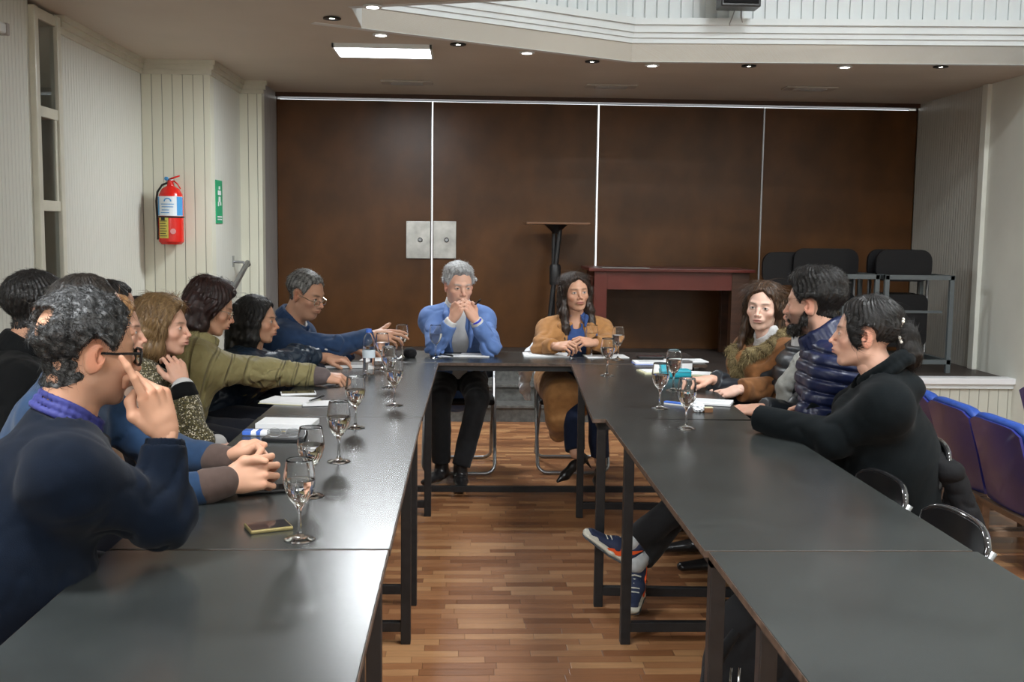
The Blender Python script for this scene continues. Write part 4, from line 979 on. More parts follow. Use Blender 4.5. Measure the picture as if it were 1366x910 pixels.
def hair_parts(P, HF, Rm, C):
    st = P['hair']; out = []
    if st == 'none': return None
    dark, lite = np.array(P['hc'][0]), np.array(P['hc'][1]); t = P.get('ht', .012)
    F = Field((-.125, -.155, -.20), (.125, .135, .16), P.get('hres', .003)); x, y, z = F.ax[0][:, None, None], F.ax[1][None, :, None], F.ax[2][None, None, :]
    zl = hairline(P, x, y)
    m = sst(-.002, .022, z-zl+0*x)
    if not P.get('cover_ears'): m = m*sst(.028, .042, np.sqrt((np.abs(x)-.080)**2+((y+.008)/1.0)**2+((z+.012)/1.35)**2))
    if P.get('bald'):
        for (bx, by, bz, br) in P['bald']: m = m*sst(br*.75, br*1.25, np.sqrt((x-bx)**2+(y-by)**2+(z-bz)**2))
    if P.get('top'): m = m*(1+P['top']*sst(.06, .11, z+0*x+0*y))
    if not P.get('cover_ears'): m = m*(.45+.55*sst(-.03, .045, z+0*x+0*y))
    F.f = (HF.f+.010-(t+.010)*m).astype(np.float32)
    amp = P.get('hamp', .003)
    sd = P.get('seed', 1)
    if not P.get('cover_ears'): F.f = np.maximum(F.f, (.027-np.sqrt((np.abs(x)-.080)**2+(y+.008)**2+((z+.012)/1.2)**2)).astype(np.float32))
    if st == 'curly': F.ripple(amp*2.2, .022, sd)
    else: F.ripple(amp, .035, sd); F.disp(lambda p: .0016*np.sin(np.arctan2(p[:, 0], p[:, 1]+.02)*34+6*np.sin(p[:, 2]*30)))
    F.ell(P.get('bun', (0, -9, 0)), (.03, .03, .03), k=.02) if 'bun' in P else None
    v, q = F.mesh(); 
    # drop faces that sit inside the head (keep it light)
    out.append((v@Rm.T+C, q, v))
    if P.get('locks'):
        allp = np.concatenate([np.array(l[0]) for l in P['locks']]); lo = allp.min(0)-.05; hi = allp.max(0)+.05
        G = Field(lo, hi, .0045)
        for pts, rs in P['locks']:
            pts = [np.array(p, float) for p in pts]; G.poly(pts, rs, k=.02)
        G.ripple(.004, .04, sd+3); fq = P.get('groove', 240)
        G.disp(lambda p: .0022*np.sin(p[:, 0]*fq+3*np.sin(p[:, 2]*14))*np.cos(p[:, 1]*fq*.8+2*np.sin(p[:, 2]*11)))
        v2, q2 = G.mesh(); out.append((v2@Rm.T+C, q2, v2))
    parts = []; r = np.random.default_rng(sd)
    for (vw, qq, vl) in out:
        nn = np.sin(vl[:, 0]*310+vl[:, 2]*25)*.5+np.sin(vl[:, 1]*270-vl[:, 2]*30)*.5
        mixv = np.clip(.35+.35*nn, 0, 1)[:, None]; parts.append((vw, qq, dark*(1-mixv)+lite*mixv))
    # strands lying on the surface
    ns = P.get('strands', 1500); L_ = P.get('slen', .03)
    for (vw, qq, vl), share in zip(out, ([1.0] if len(out) == 1 else [.5, .8])):
        a = vl[qq[:, 1]]-vl[qq[:, 0]]; b = vl[qq[:, 2]]-vl[qq[:, 0]]; nr = np.cross(a, b); nr /= np.maximum(np.linalg.norm(nr, axis=1), 1e-9)[:, None]
        c = vl[qq].mean(1); zc = hairline(P, c[:, 0], c[:, 1])
        ok = (c[:, 2] > zc+.004) if vl is out[0][2] else np.ones(len(c), bool)
        if vl is out[0][2]:
            # only true hair surface: sample the thickness mask
            ii = np.clip(((c-F.lo)/F.h).astype(int), 0, F.n-1); ok &= m[np.clip(ii[:, 0], 0, m.shape[0]-1), np.clip(ii[:, 1], 0, m.shape[1]-1), np.clip(ii[:, 2], 0, m.shape[2]-1)] > .4
        idx = np.where(ok)[0]
        if not len(idx): continue
        pick = r.choice(idx, int(ns*share)); p = c[pick]; n = nr[pick]
        fl = P.get('flow', 'back')
        if fl == 'back': g = np.stack([p[:, 0]*2.0, -np.ones(len(p))*.9, .25-p[:, 2]*9], 1)
        elif fl == 'down': g = np.stack([np.sign(p[:, 0])*np.where(p[:, 2] > .06, 1.2, .15), -.5*np.ones(len(p)), np.where(p[:, 2] > .08, -.4, -1.6)], 1)
        elif fl == 'fwd': g = np.stack([p[:, 0]*3+.6, np.ones(len(p))*.8, .1-p[:, 2]*4], 1)
        elif fl == 'tail': tl = np.array(P['tail']); g = tl-p; g[p[:, 2] < -.05] = (0, -.1, -1)
        else: g = r.normal(size=p.shape)
        g = g+r.normal(size=g.shape)*P.get('jit', .25)*np.linalg.norm(g, axis=1)[:, None]
        g -= n*(g*n).sum(1)[:, None]; g /= np.maximum(np.linalg.norm(g, axis=1), 1e-6)[:, None]; sdv = np.cross(n, g)
        K = 5; ln = L_*r.uniform(.6, 1.3, len(p)); wv = P.get('sw', .00055)*r.uniform(.7, 1.4, len(p)); cur = r.normal(size=len(p))*P.get('curl', .15); lift = P.get('lift', .0015)
        vv = []; 
        for i in range(K):
            u = i/(K-1); s_ = (u*ln)[:, None]; ctr = p+g*s_+sdv*(cur[:, None]*s_*u)+n*(lift*math.sin(math.pi*min(u*1.2, 1))-s_**2/(2*.088)+.0006+P.get('stand', 0)*u*ln[:, None])
            wd = (wv*(1-.85*u**2))[:, None]; vv += [ctr+sdv*wd, ctr+n*wd*.9, ctr-sdv*wd]
        vv = np.stack(vv, 1); nP = len(p); base = np.arange(nP)[:, None]*K*3; ff = []
        for i in range(K-1):
            for k in (0, 1): ff.append(np.concatenate([base+i*3+k, base+i*3+k+1, base+(i+1)*3+k+1, base+(i+1)*3+k], 1))
        ff = np.concatenate(ff); tone = r.beta(*P.get('tone', (1.3, 2.2)), nP)[:, None]; tone = tone*(sst(-.03, .09, p[:, 2])[:, None]*.9+.1) if P.get('greytop') else tone; cc = np.repeat(dark*(1-tone)+lite*tone, K*3, axis=0)
        parts.append((vv.reshape(-1, 3)@Rm.T+C, ff, cc))
    return merge(parts)

# ------------------------------------------------------------------ hand (local: x = fingers, z = back of the hand, thumb towards +y on a right hand)
FIST = [(70, 80, 50)]*4; REST = [(18, 25, 15), (22, 28, 15), (26, 30, 18), (30, 32, 18)]; FLAT = [(5, 8, 5)]*4; GRIP = [(35, 50, 30), (42, 55, 30), (48, 58, 30), (55, 60, 32)]
POINT = [(8, 14, 8), (55, 70, 40), (68, 78, 45), (75, 80, 45)]; PINCH = [(40, 45, 30), (45, 50, 30), (60, 60, 35), (68, 65, 35)]; CLASP = [(42, 62, 22), (44, 64, 22), (46, 64, 22), (48, 62, 22)]
def hand(w, hd, hn, side, curls=REST, thumb='rest', sc=1.0, res=.0027, spread=5, skin=(.5, .3, .2), elbow=None):
    x = nrm(hd); z = nrm(np.array(hn)-x*(x@np.array(hn))); y = np.cross(z, x); R = np.stack([x, y, z], 1); s = 1 if side == 'R' else -1
    F = Field((-.10, -.095, -.11), (.20, .095, .06), res)
    kn = [(.088, .030*s, .002), (.092, .0095*s, .005), (.087, -.0115*s, .003), (.079, -.031*s, -.001)]
    e = V(-.09, 0, 0)
    if elbow is not None: e = R.T@(np.array(elbow)-np.array(w)); e = nrm(e)*.095
    F.ecap(e, (.0, 0, 0), .027, .025, .76, V(0, 1, 0), V(0, 0, 1), k=.01); F.ecap((0, 0, 0), (.03, 0, 0), .025, .030, .62, V(0, 1, 0), V(0, 0, 1), k=.012)
    for k in kn: F.cap((.012, k[1]*.55, 0), (k[0]-.006, k[1], k[2]-.003), .0135, .0112, k=.012)
    F.ell((.045, .024*s, -.010), (.028, .014, .012), k=.012); F.ell((.045, -.026*s, -.009), (.030, .011, .011), k=.012)
    lens = [.96, 1.06, 1.0, .80]; tips = []
    for i, k in enumerate(kn):
        p = np.array(k, float); a = 0; L = [.043*lens[i], .027*lens[i], .021*lens[i]]; rr = [.0092, .0080, .0073, .0060] if i < 3 else [.0080, .0070, .0063, .0053]
        yaw = math.radians(spread*(1.5-i)*s); pts = [p]
        for j in range(3):
            a += math.radians(curls[i][j]); d = V(math.cos(a)*math.cos(yaw), math.cos(a)*math.sin(yaw), -math.sin(a)); p = p+d*L[j]; pts.append(p)
        F.poly(pts, rr, k=.0035); tips.append(pts[-1])
    TH = {'rest': [(.020, .024, -.008), (.050, .048, -.020), (.078, .058, -.030), (.100, .058, -.040)],
          'out': [(.020, .024, -.006), (.046, .056, -.014), (.066, .082, -.016), (.082, .100, -.016)],
          'over': [(.020, .024, -.010), (.052, .040, -.028), (.078, .026, -.044), (.090, .004, -.050)],
          'pinch': [(.020, .024, -.010), (.052, .042, -.030), (.082, .038, -.048), (.102, .030, -.056)],
          'up': [(.020, .022, -.002), (.048, .034, .010), (.074, .028, .020), (.094, .016, .024)]}[thumb]
    F.poly([V(a, b*s, c) for a, b, c in TH], [.0155, .0120, .0100, .0078], k=.008)
    v, q = F.mesh(); c = np.tile(np.array(skin), (len(v), 1))
    kk = np.exp(-np.min([np.sum((v-np.array(k)-V(0, 0, .008))**2, 1) for k in kn], 0)/.011**2)[:, None]*.25; c = c*(1-kk)+c*V(1.1, .78, .7)*kk
    for i, tp in enumerate(tips):
        d2 = np.exp(-np.sum((v-tp)**2, 1)/.009**2)[:, None]*.35; c = c*(1-d2)+c*V(1.15, .85, .8)*d2
    v = v*sc; q = q if np.linalg.det(R) > 0 else q[:, ::-1]
    return v@R.T+np.array(w), q, c

def ik(a, t, l1, l2, pole):
    a, t, pole = (np.array(k, float) for k in (a, t, pole)); d = t-a; L = np.linalg.norm(d); 
    if L > (l1+l2)*.995: f_ = L/((l1+l2)*.995); l1 *= f_; l2 *= f_
    c = (l1*l1+L*L-l2*l2)/(2*L); h = math.sqrt(max(l1*l1-c*c, 0)); u = d/L; p = pole-u*(u@pole); return a+u*c+nrm(p)*h

# ------------------------------------------------------------------ a whole person
SHOE_M = {}
def shoe(F_, a, d, flat=True, heel=0, big=1.0):
    if heel:
        d = nrm(d); up = nrm(V(0, 0, 1)-d*d[2]); sd = np.cross(d, up)
        F_.poly([a+up*.01-d*.01, a-up*.05-d*.03, a-up*.055+d*.04, a-up*.075+d*.11, a-up*.08+d*.165], [.028, .027, .026, .027, .010], k=.012); F_.cap(a-up*.06-d*.04, a-up*(.07+heel)-d*.055, .012, .0045, k=.008); return
    """a = ankle, d = toe direction (unit), returns field pieces added to F_"""
    d = nrm(d); up = V(0, 0, 1)-d*d[2]; up = nrm(up); sd = np.cross(d, up)
    L = .20*big; hz = .055
    F_.ecap(a-up*hz*.9-d*.035, a-up*hz+d*.06, .036, .040, .75, sd, up, k=.015); F_.ecap(a-up*hz+d*.06, a-up*(hz+.008)+d*(L-.015), .040, .030, .62, sd, up, k=.015)
    F_.cap(a+up*.03, a-up*.03, .040, .042, k=.02)
    if heel: F_.cap(a-up*.07-d*.045, a-up*(.075+heel)-d*.05, .014, .005, k=.008)
PEOPLE = []
def person(P):
    lab = P['label']; f = P.get('sex') == 'f'; H = np.array(P['head'], float)
    look = nrm(P['look']); xr = nrm(np.cross(look, V(0, 0, 1))); zu = np.cross(xr, look)
    rl = P.get('roll', 0); xr, zu = xr*math.cos(rl)+zu*math.sin(rl), zu*math.cos(rl)-xr*math.sin(rl)
    Rm = np.stack([xr, look, zu], 1); sc = P.get('hs', 1.0 if not f else .95)
    ang = math.radians(P['face']); Fw = V(math.cos(ang), math.sin(ang), 0); S = np.cross(Fw, V(0, 0, 1))   # S = own right
    nb = H+np.array(P.get('nb', (0, 0, 0)))-.03*Fw-zu*.05+V(0, 0, -.108)
    hip = np.array(P['hip'], float); hip = V(hip[0], hip[1], hip[2] if len(hip) > 2 else .565)
    sw = P.get('sw_', .165 if f else .19); t = P.get('t', .012); fat = P.get('fat', 1.0)
    sh = {k: nb+V(0, 0, -.070)+S*sw*s-.01*Fw for k, s in (('R', 1), ('L', -1))}
    for k in 'RL':
        if k in P.get('sh', {}): sh[k] = np.array(P['sh'][k], float)
    chest = hip*.28+nb*.72+Fw*.015; waist = hip*.66+nb*.34+Fw*.0
    root = thing('person', lab, 'person', (hip[0], hip[1], 0))
    el, wr, arms = {}, {}, P['arms']
    for k, s in (('R', 1), ('L', -1)):
        A = arms[k]; wr[k] = np.array(A['w'], float)
        el[k] = np.array(A['e'], float) if 'e' in A else ik(sh[k], wr[k], .285 if f else .30, .24 if f else .255, A.get('pole', V(0, 0, -1)+S*s*.5))
    # ---- body: torso and limbs, head and hands in one mesh
    kn, an = {}, {}
    for k, s in (('R', 1), ('L', -1)):
        L_ = P.get('legs', {}).get(k, {}); h0 = hip+S*s*.085+V(0, 0, -.01)
        kn[k] = np.array(L_.get('k', h0+Fw*.43+S*s*.05+V(0, 0, -.03)), float); an[k] = np.array(L_.get('a', V(kn[k][0], kn[k][1], .095)-Fw*.02), float)
    pts = [H, nb, hip]+list(sh.values())+list(el.values())+list(wr.values())+list(kn.values())+list(an.values()); lo = np.min(pts, 0)-.24; hi = np.max(pts, 0)+.24; hi[2] = min(hi[2], nb[2]+.12); lo[2] = 0
    B_ = Field(lo, hi, .011)
    B_.ecap(hip, waist, .125, .105, .72, S, Fw); B_.ecap(waist, chest, .105, .125, .72, S, Fw); B_.ecap(chest, nb-V(0, 0, .06), .125, .08, .7, S, Fw)
    B_.cap(sh['R'], sh['L'], .040, k=.04); B_.cap(nb, nb*.4+(H-zu*.08)*.6, .050, .046, k=.03)
    for k in 'RL':
        B_.cap(sh[k], el[k], .040, .033, k=.02); B_.cap(el[k], wr[k], .034, .024, k=.015)
        h0 = hip+(S if k == 'R' else -S)*.085; B_.cap(h0, kn[k], .075, .048, k=.03); B_.cap(kn[k], an[k], .048, .033, k=.02)
    v, q = B_.mesh(); sk = np.array(SKIN[P.get('skin', 'tan')]); parts = [(v, q, np.tile(sk, (len(v), 1)))]
    P['nb_local'] = Rm.T@(nb-H)/sc
    P['nb_local'] = P['nb_local']*min(1, .175/abs(P['nb_local'][2]+1e-6))
    HF = head_field(P); v, q = HF.mesh(); parts.append((v*sc@Rm.T+H, q, head_color(v, P)))
    for k in 'RL':
        A = arms[k]
        if A.get('hand', True): parts.append(hand(wr[k], A.get('hd', wr[k]-el[k]), A.get('hn', V(0, 0, 1)), k, A.get('curl', REST), A.get('thumb', 'rest'), A.get('sc', .93 if f else 1.03), skin=sk, spread=A.get('spread', 4), elbow=el[k], res=A.get('res', .003)))
    v, q, c = merge(parts); npobj('body', v, q, M['skin'], root, c)
    hp = hair_parts(P, HF, Rm*sc, H)
    if hp: npobj('hair', hp[0], hp[1], M['hair'], root, hp[2])
    # ---- garments
    def garment(name, m, t=.012, res=.0075, sleeves=.94, ripple=.004, wl=.09, hem=-.10, neck=.030, nr=.085, open_=None, bust=True, extra=None, quilt=None, low=None, cuff=None, sk_=1.0, label=None, slim=1.0, tris=None):
        pts = [nb, hip]+list(sh.values())+(list(el.values())+list(wr.values()) if sleeves else []); lo = np.min(pts, 0)-.24-t; hi = np.max(pts, 0)+.22+t; hi[2] = nb[2]+.12
        if low is not None: lo[2] = min(lo[2], low)
        G = Field(lo, hi, res); w_ = slim*fat
        b0 = hip+V(0, 0, hem+.10)
        G.ecap(b0, waist, .150*w_+t, .138*w_+t, .74, S, Fw, k=.03)
        G.ecap(waist, chest, .138*w_+t, .150*(.93 if f else 1)+t, .72, S, Fw, k=.04); G.ecap(chest, nb-V(0, 0, .075), .145*(.9 if f else 1)+t, .085+t, .70, S, Fw, k=.04)
        if P.get('belly'): G.ell(waist+Fw*.07, V(.13, .13, .12)*P['belly'], k=.06)
        G.cap(sh['R'], sh['L'], .040+t*.9, k=.05)
        for k, s in (('R', 1), ('L', -1)):
            G.cap(nb+V(0, 0, -.005)+S*s*.02, sh[k]+V(0, 0, -.005), (.046+t*.5)*fat**.6, (.042+t*.6)*fat**.4, k=.06)
            if f and bust: G.ell(chest+Fw*(.085+t*.5)+S*s*.062-V(0, 0, .01), V(.062, .062, .062)+t*.5, k=.035)
            if sleeves:
                G.cap(sh[k], el[k], ((.040 if f else .045)+t*.8)*fat**.25, ((.040 if f else .045)+t*.8)*fat**.6, k=.06); e2 = el[k]+(wr[k]-el[k])*sleeves; G.cap(el[k], e2, ((.039 if f else .043)+t*.85)*fat**.45, .031+t*.75, k=.02); G.cap(sh[k]-V(0, 0, .03), chest+(sh[k]-chest)*.35-V(0, 0, .06), .05+t, .07+t, k=.06)
        if extra: extra(G)
        md = None
        if sleeves:
            def md(Pp):
                m_ = .55
                for k in 'RL': m_ = m_+2.0*np.exp(-np.sum((Pp-el[k])**2, 1)/.11**2)+.15*np.exp(-np.sum((Pp-sh[k]+Fw*.0)**2, 1)/.09**2)
                return m_
        if quilt: G.disp(quilt)
        G.ripple(ripple, wl, P.get('seed', 1)*7+1, md, crease=True)
        if sleeves:
            for k in 'RL':
                dd = nrm(wr[k]-el[k]); G.cut(el[k]+(wr[k]-el[k])*sleeves, dd, .085+t)
        nd = nrm(H-zu*.06-nb); G.cut(nb+nd*neck+V(0, 0, .0), nd, nr+t)
        if open_: # front opening: list of (point, radius)
            for a, b, ra, rb in open_: G.cap(a, b, ra, rb, k=.008, op='sub')
        v, q = G.mesh(); v = relax(v, q, 1, .4); o = npobj(name, v, q, m, root); 
        if label: o['label'] = label
        return o
    ctx = dict(H=H, nb=nb, Fw=Fw, S=S, sh=sh, el=el, wr=wr, hip=hip, chest=chest, waist=waist, root=root, Rm=Rm, sc=sc, zu=zu, look=look, xr=xr, kn=kn, an=an, garment=garment)
    P['dress'](ctx)
    # ---- trousers and shoes
    tm = P.get('trousers')
    if tm:
        pts = [hip]+list(kn.values())+list(an.values()); lo = np.min(pts, 0)-.16; hi = np.max(pts, 0)+.16; lo[2] = .03; G = Field(lo, hi, .009)
        G.ecap(hip+V(0, 0, .05), hip-V(0, 0, .005), .145, .150, .72, S, Fw, k=.03)
        for k, s in (('R', 1), ('L', -1)):
            h0 = hip+S*s*.082; G.cap(h0, kn[k], .096, .068, k=.03); e2 = an[k]+(kn[k]-an[k])*.02; G.cap(kn[k], e2, .064, .054, k=.02)
        G.ripple(.005, .09, P.get('seed', 1)+50)
        for k in 'RL': dd = nrm(an[k]-kn[k]); G.cut(an[k]+(kn[k]-an[k])*P.get('tl', .05), dd, .09)
        v, q = G.mesh(); npobj('trousers', v, q, tm, root)
        for k in 'RL':
            td = np.array(P.get('legs', {}).get(k, {}).get('toe', Fw+V(0, 0, 0)), float)
            G = Field(an[k]-.30, an[k]+.30, .006); shoe(G, an[k], td, heel=P.get('heel', 0)); G.cut(an[k]+nrm(kn[k]-an[k])*.035, kn[k]-an[k], .075) if not P.get('boot') else None
            v, q = G.mesh(); npobj('shoe', v, q, P.get('shoe_m', M['shoe_black']), root)
    return ctx
M['shoe_black'] = mat('black_shoe_leather', (.012, .011, .011), .3)
def put_glasses(c, m, w_=.0027, hgt=.017, wid=.024, z0=-.004, tilt=.0, lensmat='lens', drop=0):
    """spectacles in head space"""
    H, Rm, sc, root = c['H'], c['Rm'], c['sc'], c['root']; T = lambda p: H+Rm@(np.array(p, float)*sc)
    g = MB(); y = .098
    for s in (-1, 1):
        ring = []
        for a in np.linspace(0, 2*PI, 25)[:-1]:
            ca, sa = math.cos(a), math.sin(a); ex = math.copysign(abs(ca)**.55, ca); ez = math.copysign(abs(sa)**.55, sa)
            ring.append(T((s*.0325+wid*ex, y-.006*abs(s*.0325+wid*ex)/.05, z0+drop+hgt*ez)))
        g.tube(ring, w_, 6, closed=True)
        g.tube([T((s*.0575, y-.010, z0+drop+.008)), T((s*.070, y-.02, z0+drop+.009)), T((s*.0765, .03, z0+.006)), T((s*.0765, .004, z0+.006)), T((s*.070, -.012, z0+.002))], [w_, w_, w_*.9, w_*.8, w_*.6], 6)
    g.tube([T((-.010, y+.002, z0+drop+.004)), T((0, y+.004, z0+drop+.007)), T((.010, y+.002, z0+drop+.004))], w_*.8, 6)
    o = obj('spectacles', g, m, root, smooth='auto')
    for s in (-1, 1):
        pl = []
        for a in np.linspace(0, 2*PI, 21)[:-1]:
            ca, sa = math.cos(a), math.sin(a); ex = math.copysign(abs(ca)**.55, ca); ez = math.copysign(abs(sa)**.55, sa)
            pl.append((s*.0325+wid*.97*ex, z0+drop+hgt*.97*ez))
        vs = [T((x, y-.005, z)) for x, z in pl]+[T((x, y-.0065, z)) for x, z in pl]; n = len(pl)
        obj('lens', MB().raw(vs, [tuple(range(n)), tuple(range(n, 2*n))]+[(i, (i+1) % n, n+(i+1) % n, n+i) for i in range(n)]), M[lensmat], o)
def ringmesh(name, m, c, rad, thick, hgt, up=None, fwd=None, gap=0, tilt=0, label=None, rise=0, k=.004, center=None, res=.004, rip=.0015, droop=0):
    """collar around the neck: gap = opening angle in front (deg); droop lowers the front"""
    nb, Fw, S, H, zu = c['nb'], c['Fw'], c['S'], c['H'], c['zu']; nd = nrm(H-zu*.06-nb); C0 = (center if center is not None else nb+nd*.035)
    X = nrm(S-nd*(nd@S)); Y = np.cross(nd, X); 
    if Y@Fw < 0: Y = -Y
    G = Field(C0-rad-.09, C0+rad+.09, res); a0 = math.radians(gap/2); A = np.linspace(a0, 2*PI-a0, 28)
    P_ = [C0+X*rad*math.sin(a)+Y*rad*1.05*math.cos(a)-nd*droop*max(0, math.cos(a))**1.0 for a in A]
    for h_ in np.linspace(-hgt/2, hgt/2, max(2, int(hgt/.008))):
        G.poly([p+nd*h_+(p-C0)*(-.25*h_/rad) for p in P_], thick, k=k)
    if rip: G.ripple(rip, .05, 3)
    v, q = G.mesh(); o = npobj(name, v, q, m, c['root']); 
    if label: o['label'] = label
    return o
def strip_obj(name, m, root, pts, rs, k=.01, res=.004, rip=0, label=None):
    pts = [np.array(p, float) for p in pts]; rs_ = rs if hasattr(rs, '__len__') else [rs]*len(pts); mr = max(rs_)
    G = Field(np.min(pts, 0)-mr-.02, np.max(pts, 0)+mr+.02, res); G.poly(pts, rs_, k)
    if rip: G.ripple(rip, .04, 5)
    v, q = G.mesh(); o = npobj(name, v, q, m, root)
    if label: o['label'] = label
    return o
# ================================================================== PEOPLE
M['navy'] = fabric('navy_knit', (.0022, .0050, .0115), .85, .15, 500, .4, spec=.08)
M['midblue'] = fabric('mid_blue_knit', (.014, .036, .082), .85, .25, 500, .3)
M['blueknit'] = fabric('blue_knit', (.020, .044, .105), .85, .25, 500, .35)
M['violetshirt'] = fabric('violet_blue_shirt', (.028, .032, .15), .6, .1, 300, .15)
M['browncuff'] = fabric('brown_cuff', (.075, .050, .042), .85)
M['blackcoat'] = fabric('black_coat', (.006, .0065, .007), .9, .1, 300, .4, spec=.08)
M['blacktee'] = fabric('black_jersey', (.0045, .0062, .0072), .85, .08, 350, .3, spec=.08)
M['beige'] = fabric('beige_wool', (.30, .20, .15), .9)
M['tweed'] = tweed_mat()
M['olive'] = quilt_mat('olive_quilt', (.25, .215, .095))
M['mauve'] = fabric('mauve_cuff', (.12, .095, .095), .9)
M['navyquilt'] = mat('navy_nylon', (.010, .022, .042), .4, bump=(14, .5, .01, (1, 1, 1)))
M['blazer'] = fabric('light_blue_blazer', (.11, .19, .42), .8, .2, 400, .2, .06)
M['whiteshirt'] = fabric('white_shirt', (.56, .56, .56), .7, .1, 300, .1, .03)
M['camel'] = fabric('camel_wool', (.34, .165, .060), .9, .3, 350, .3)
M['denimshirt'] = fabric('denim_blue_shirt', (.030, .065, .19), .8)
M['suede'] = fabric('brown_suede', (.22, .095, .035), .85, .35, 200, .3, .2)
M['fur'] = mat('fur', (.2, .15, .08), .9, vcol='Col')
M['puffer'] = mat('navy_puffer_nylon', (.009, .014, .048), .38, bump=(30, .3, .004, (1, 1, 1)))
M['darkpuffer'] = mat('charcoal_puffer_nylon', (.018, .022, .028), .4, bump=(30, .3, .004, (1, 1, 1)))
M['greyknit'] = fabric('grey_knit', (.24, .24, .22), .9, .3, 260, .6)
M['jeans'] = fabric('dark_trousers', (.016, .018, .026), .85)
M['denim'] = fabric('blue_denim', (.03, .07, .17), .85)
M['darkdenim'] = fabric('dark_denim', (.008, .013, .032), .85)
M['blacktr'] = fabric('black_trousers', (.012, .012, .013), .85)
M['sock'] = fabric('light_grey_sock', (.42, .44, .45), .9)
M['frame_black'] = mat('black_acetate', (.012, .012, .013), .2)
M['wire'] = mat('silver_wire', (.7, .68, .6), .2, 1)
M['pearl'] = mat('pearl', (.75, .72, .65), .2)
M['bluerubber'] = mat('blue_rubber', (.03, .04, .50), .4)
M['grey_sole'] = mat('grey_sole', (.07, .08, .09), .7)
M['orange'] = mat('orange_leather', (.75, .10, .02), .4)
M['offwhite'] = mat('off_white_leather', (.60, .60, .52), .5)
M['sneaker'] = mat('navy_suede', (.02, .03, .07), .7)
DARK = ((.006, .005, .0045), (.035, .028, .022)); BLACK = ((.004, .004, .004), (.022, .020, .020)); SALT = ((.010, .010, .010), (.30, .31, .32)); SILVER = ((.20, .205, .21), (.62, .63, .64))
BROWN = ((.012, .006, .004), (.055, .028, .018)); BLOND = ((.10, .055, .022), (.36, .23, .105)); MAROON = ((.008, .003, .003), (.045, .014, .010)); GREYB = ((.03, .03, .03), (.34, .34, .33))

def simple_dress(m, name='jumper', **kw):
    def d(c): c['garment'](name, m, **kw)
    return d
# ---- 1 man in navy jumper, hand on his cheek
def d1(c):
    c['garment']('jumper', M['navy'], t=.020, res=.006, sleeves=.86, ripple=.0045, wl=.085, neck=.012)
    for k in 'RL':
        e, w_ = c['el'][k], c['wr'][k]; a = e+(w_-e)*.70; b = e+(w_-e)*.93
        G = Field(np.minimum(a, b)-.07, np.maximum(a, b)+.07, .004); G.cap(a, b, .047, .040, k=.01); d_ = nrm(w_-e); G.cut(b, d_, .075); G.cut(a, -d_, .075)
        ax_ = nrm(np.cross(d_, V(0, 1, .2))); ay = np.cross(d_, ax_)
        G.disp(lambda p: .0013*np.sin(np.arctan2((p-a)@ax_, (p-a)@ay)*34)); v, q = G.mesh(); npobj('ribbed_cuff', v, q, M['navy'], c['root'])
    ringmesh('shirt_collar', M['violetshirt'], c, .070, .0070, .030, gap=50, droop=.018, label='violet-blue shirt collar')
    put_glasses(c, M['frame_black'], .0034, .0175, .0255)
P1 = dict(label='man in navy jumper with black glasses and a bald spot, fingers against his cheek', seed=1, head=at(119, 468, 2.30), look=(.80, .60, -.12), roll=0, face=25, hip=(-1.06, 2.04, .57), nb=(-.015, -.01, .0), skin='tan', hres=.0025,
     arms={'R': dict(e=at(214, 690, 2.24), w=at(221, 578, 2.285), hd=(-.22, -.10, .96), hn=(.80, -.52, .25), curl=[(2, 10, 5), (38, 62, 35), (62, 78, 40), (72, 80, 42)], thumb='over', sc=1.07, res=.0024, spread=6), 'L': dict(w=V(-.76, 2.68, .80), e=V(-.96, 2.58, .80), hd=(-.2, -.95, 0), hn=(0, 0, 1))},
     hair='curly', hc=((.004, .004, .004), (.19, .195, .20)), ht=.016, hamp=.0020, greytop=True, strands=5200, slen=.013, curl=1.6, jit=.9, lift=.003, stand=.10, sw=.0007, tone=(.35, 3.6), nape=-.098, bald=[(.0, -.100, .050, .034), (.022, -.092, .062, .026)], beard=.28, beard_col=(.07, .06, .055), hl=.0, trousers=M['denim'], dress=d1, fat=1.28, belly=1.35, sw_=.19, brow=(.03, .025, .02), shoe_m=M['shoe_black'])
# ---- 2 man with clasped hands
def d2(c):
    c['garment']('jumper', M['midblue'], t=.018, sleeves=.80)
    for k in 'RL':
        e, w_ = c['el'][k], c['wr'][k]; strip_obj('cuff', M['browncuff'], c['root'], [e+(w_-e)*.79, e+(w_-e)*.97], [.047, .041], label='brown cuff')
P2 = dict(label='man in mid-blue jumper with brown cuffs, hands clasped on the left table, mostly hidden', seed=2, head=at(122, 428, 2.92), look=(.85, .5, -.05), face=8, hip=(-1.22, 2.78), nb=(-.02, 0, 0), skin='tan',
     arms={'R': dict(w=atz(304, 642, .800), hd=(.92, .30, .22), hn=(.25, -.85, .45), curl=[(48, 50, 12), (50, 52, 12), (52, 54, 12), (54, 54, 12)], thumb='up', spread=9, res=.0024, sc=1.1), 'L': dict(w=atz(308, 616, .815), hd=(.92, -.30, .22), hn=(.25, .85, .45), curl=[(48, 50, 12), (50, 52, 12), (52, 54, 12), (54, 54, 12)], thumb='up', spread=9, res=.0024, sc=1.1)},
     hair='short', hc=DARK, ht=.011, bald=[(0, .075, .085, .045), (-.02, .04, .11, .035)], strands=2200, slen=.02, trousers=M['jeans'], dress=d2, fat=1.15)
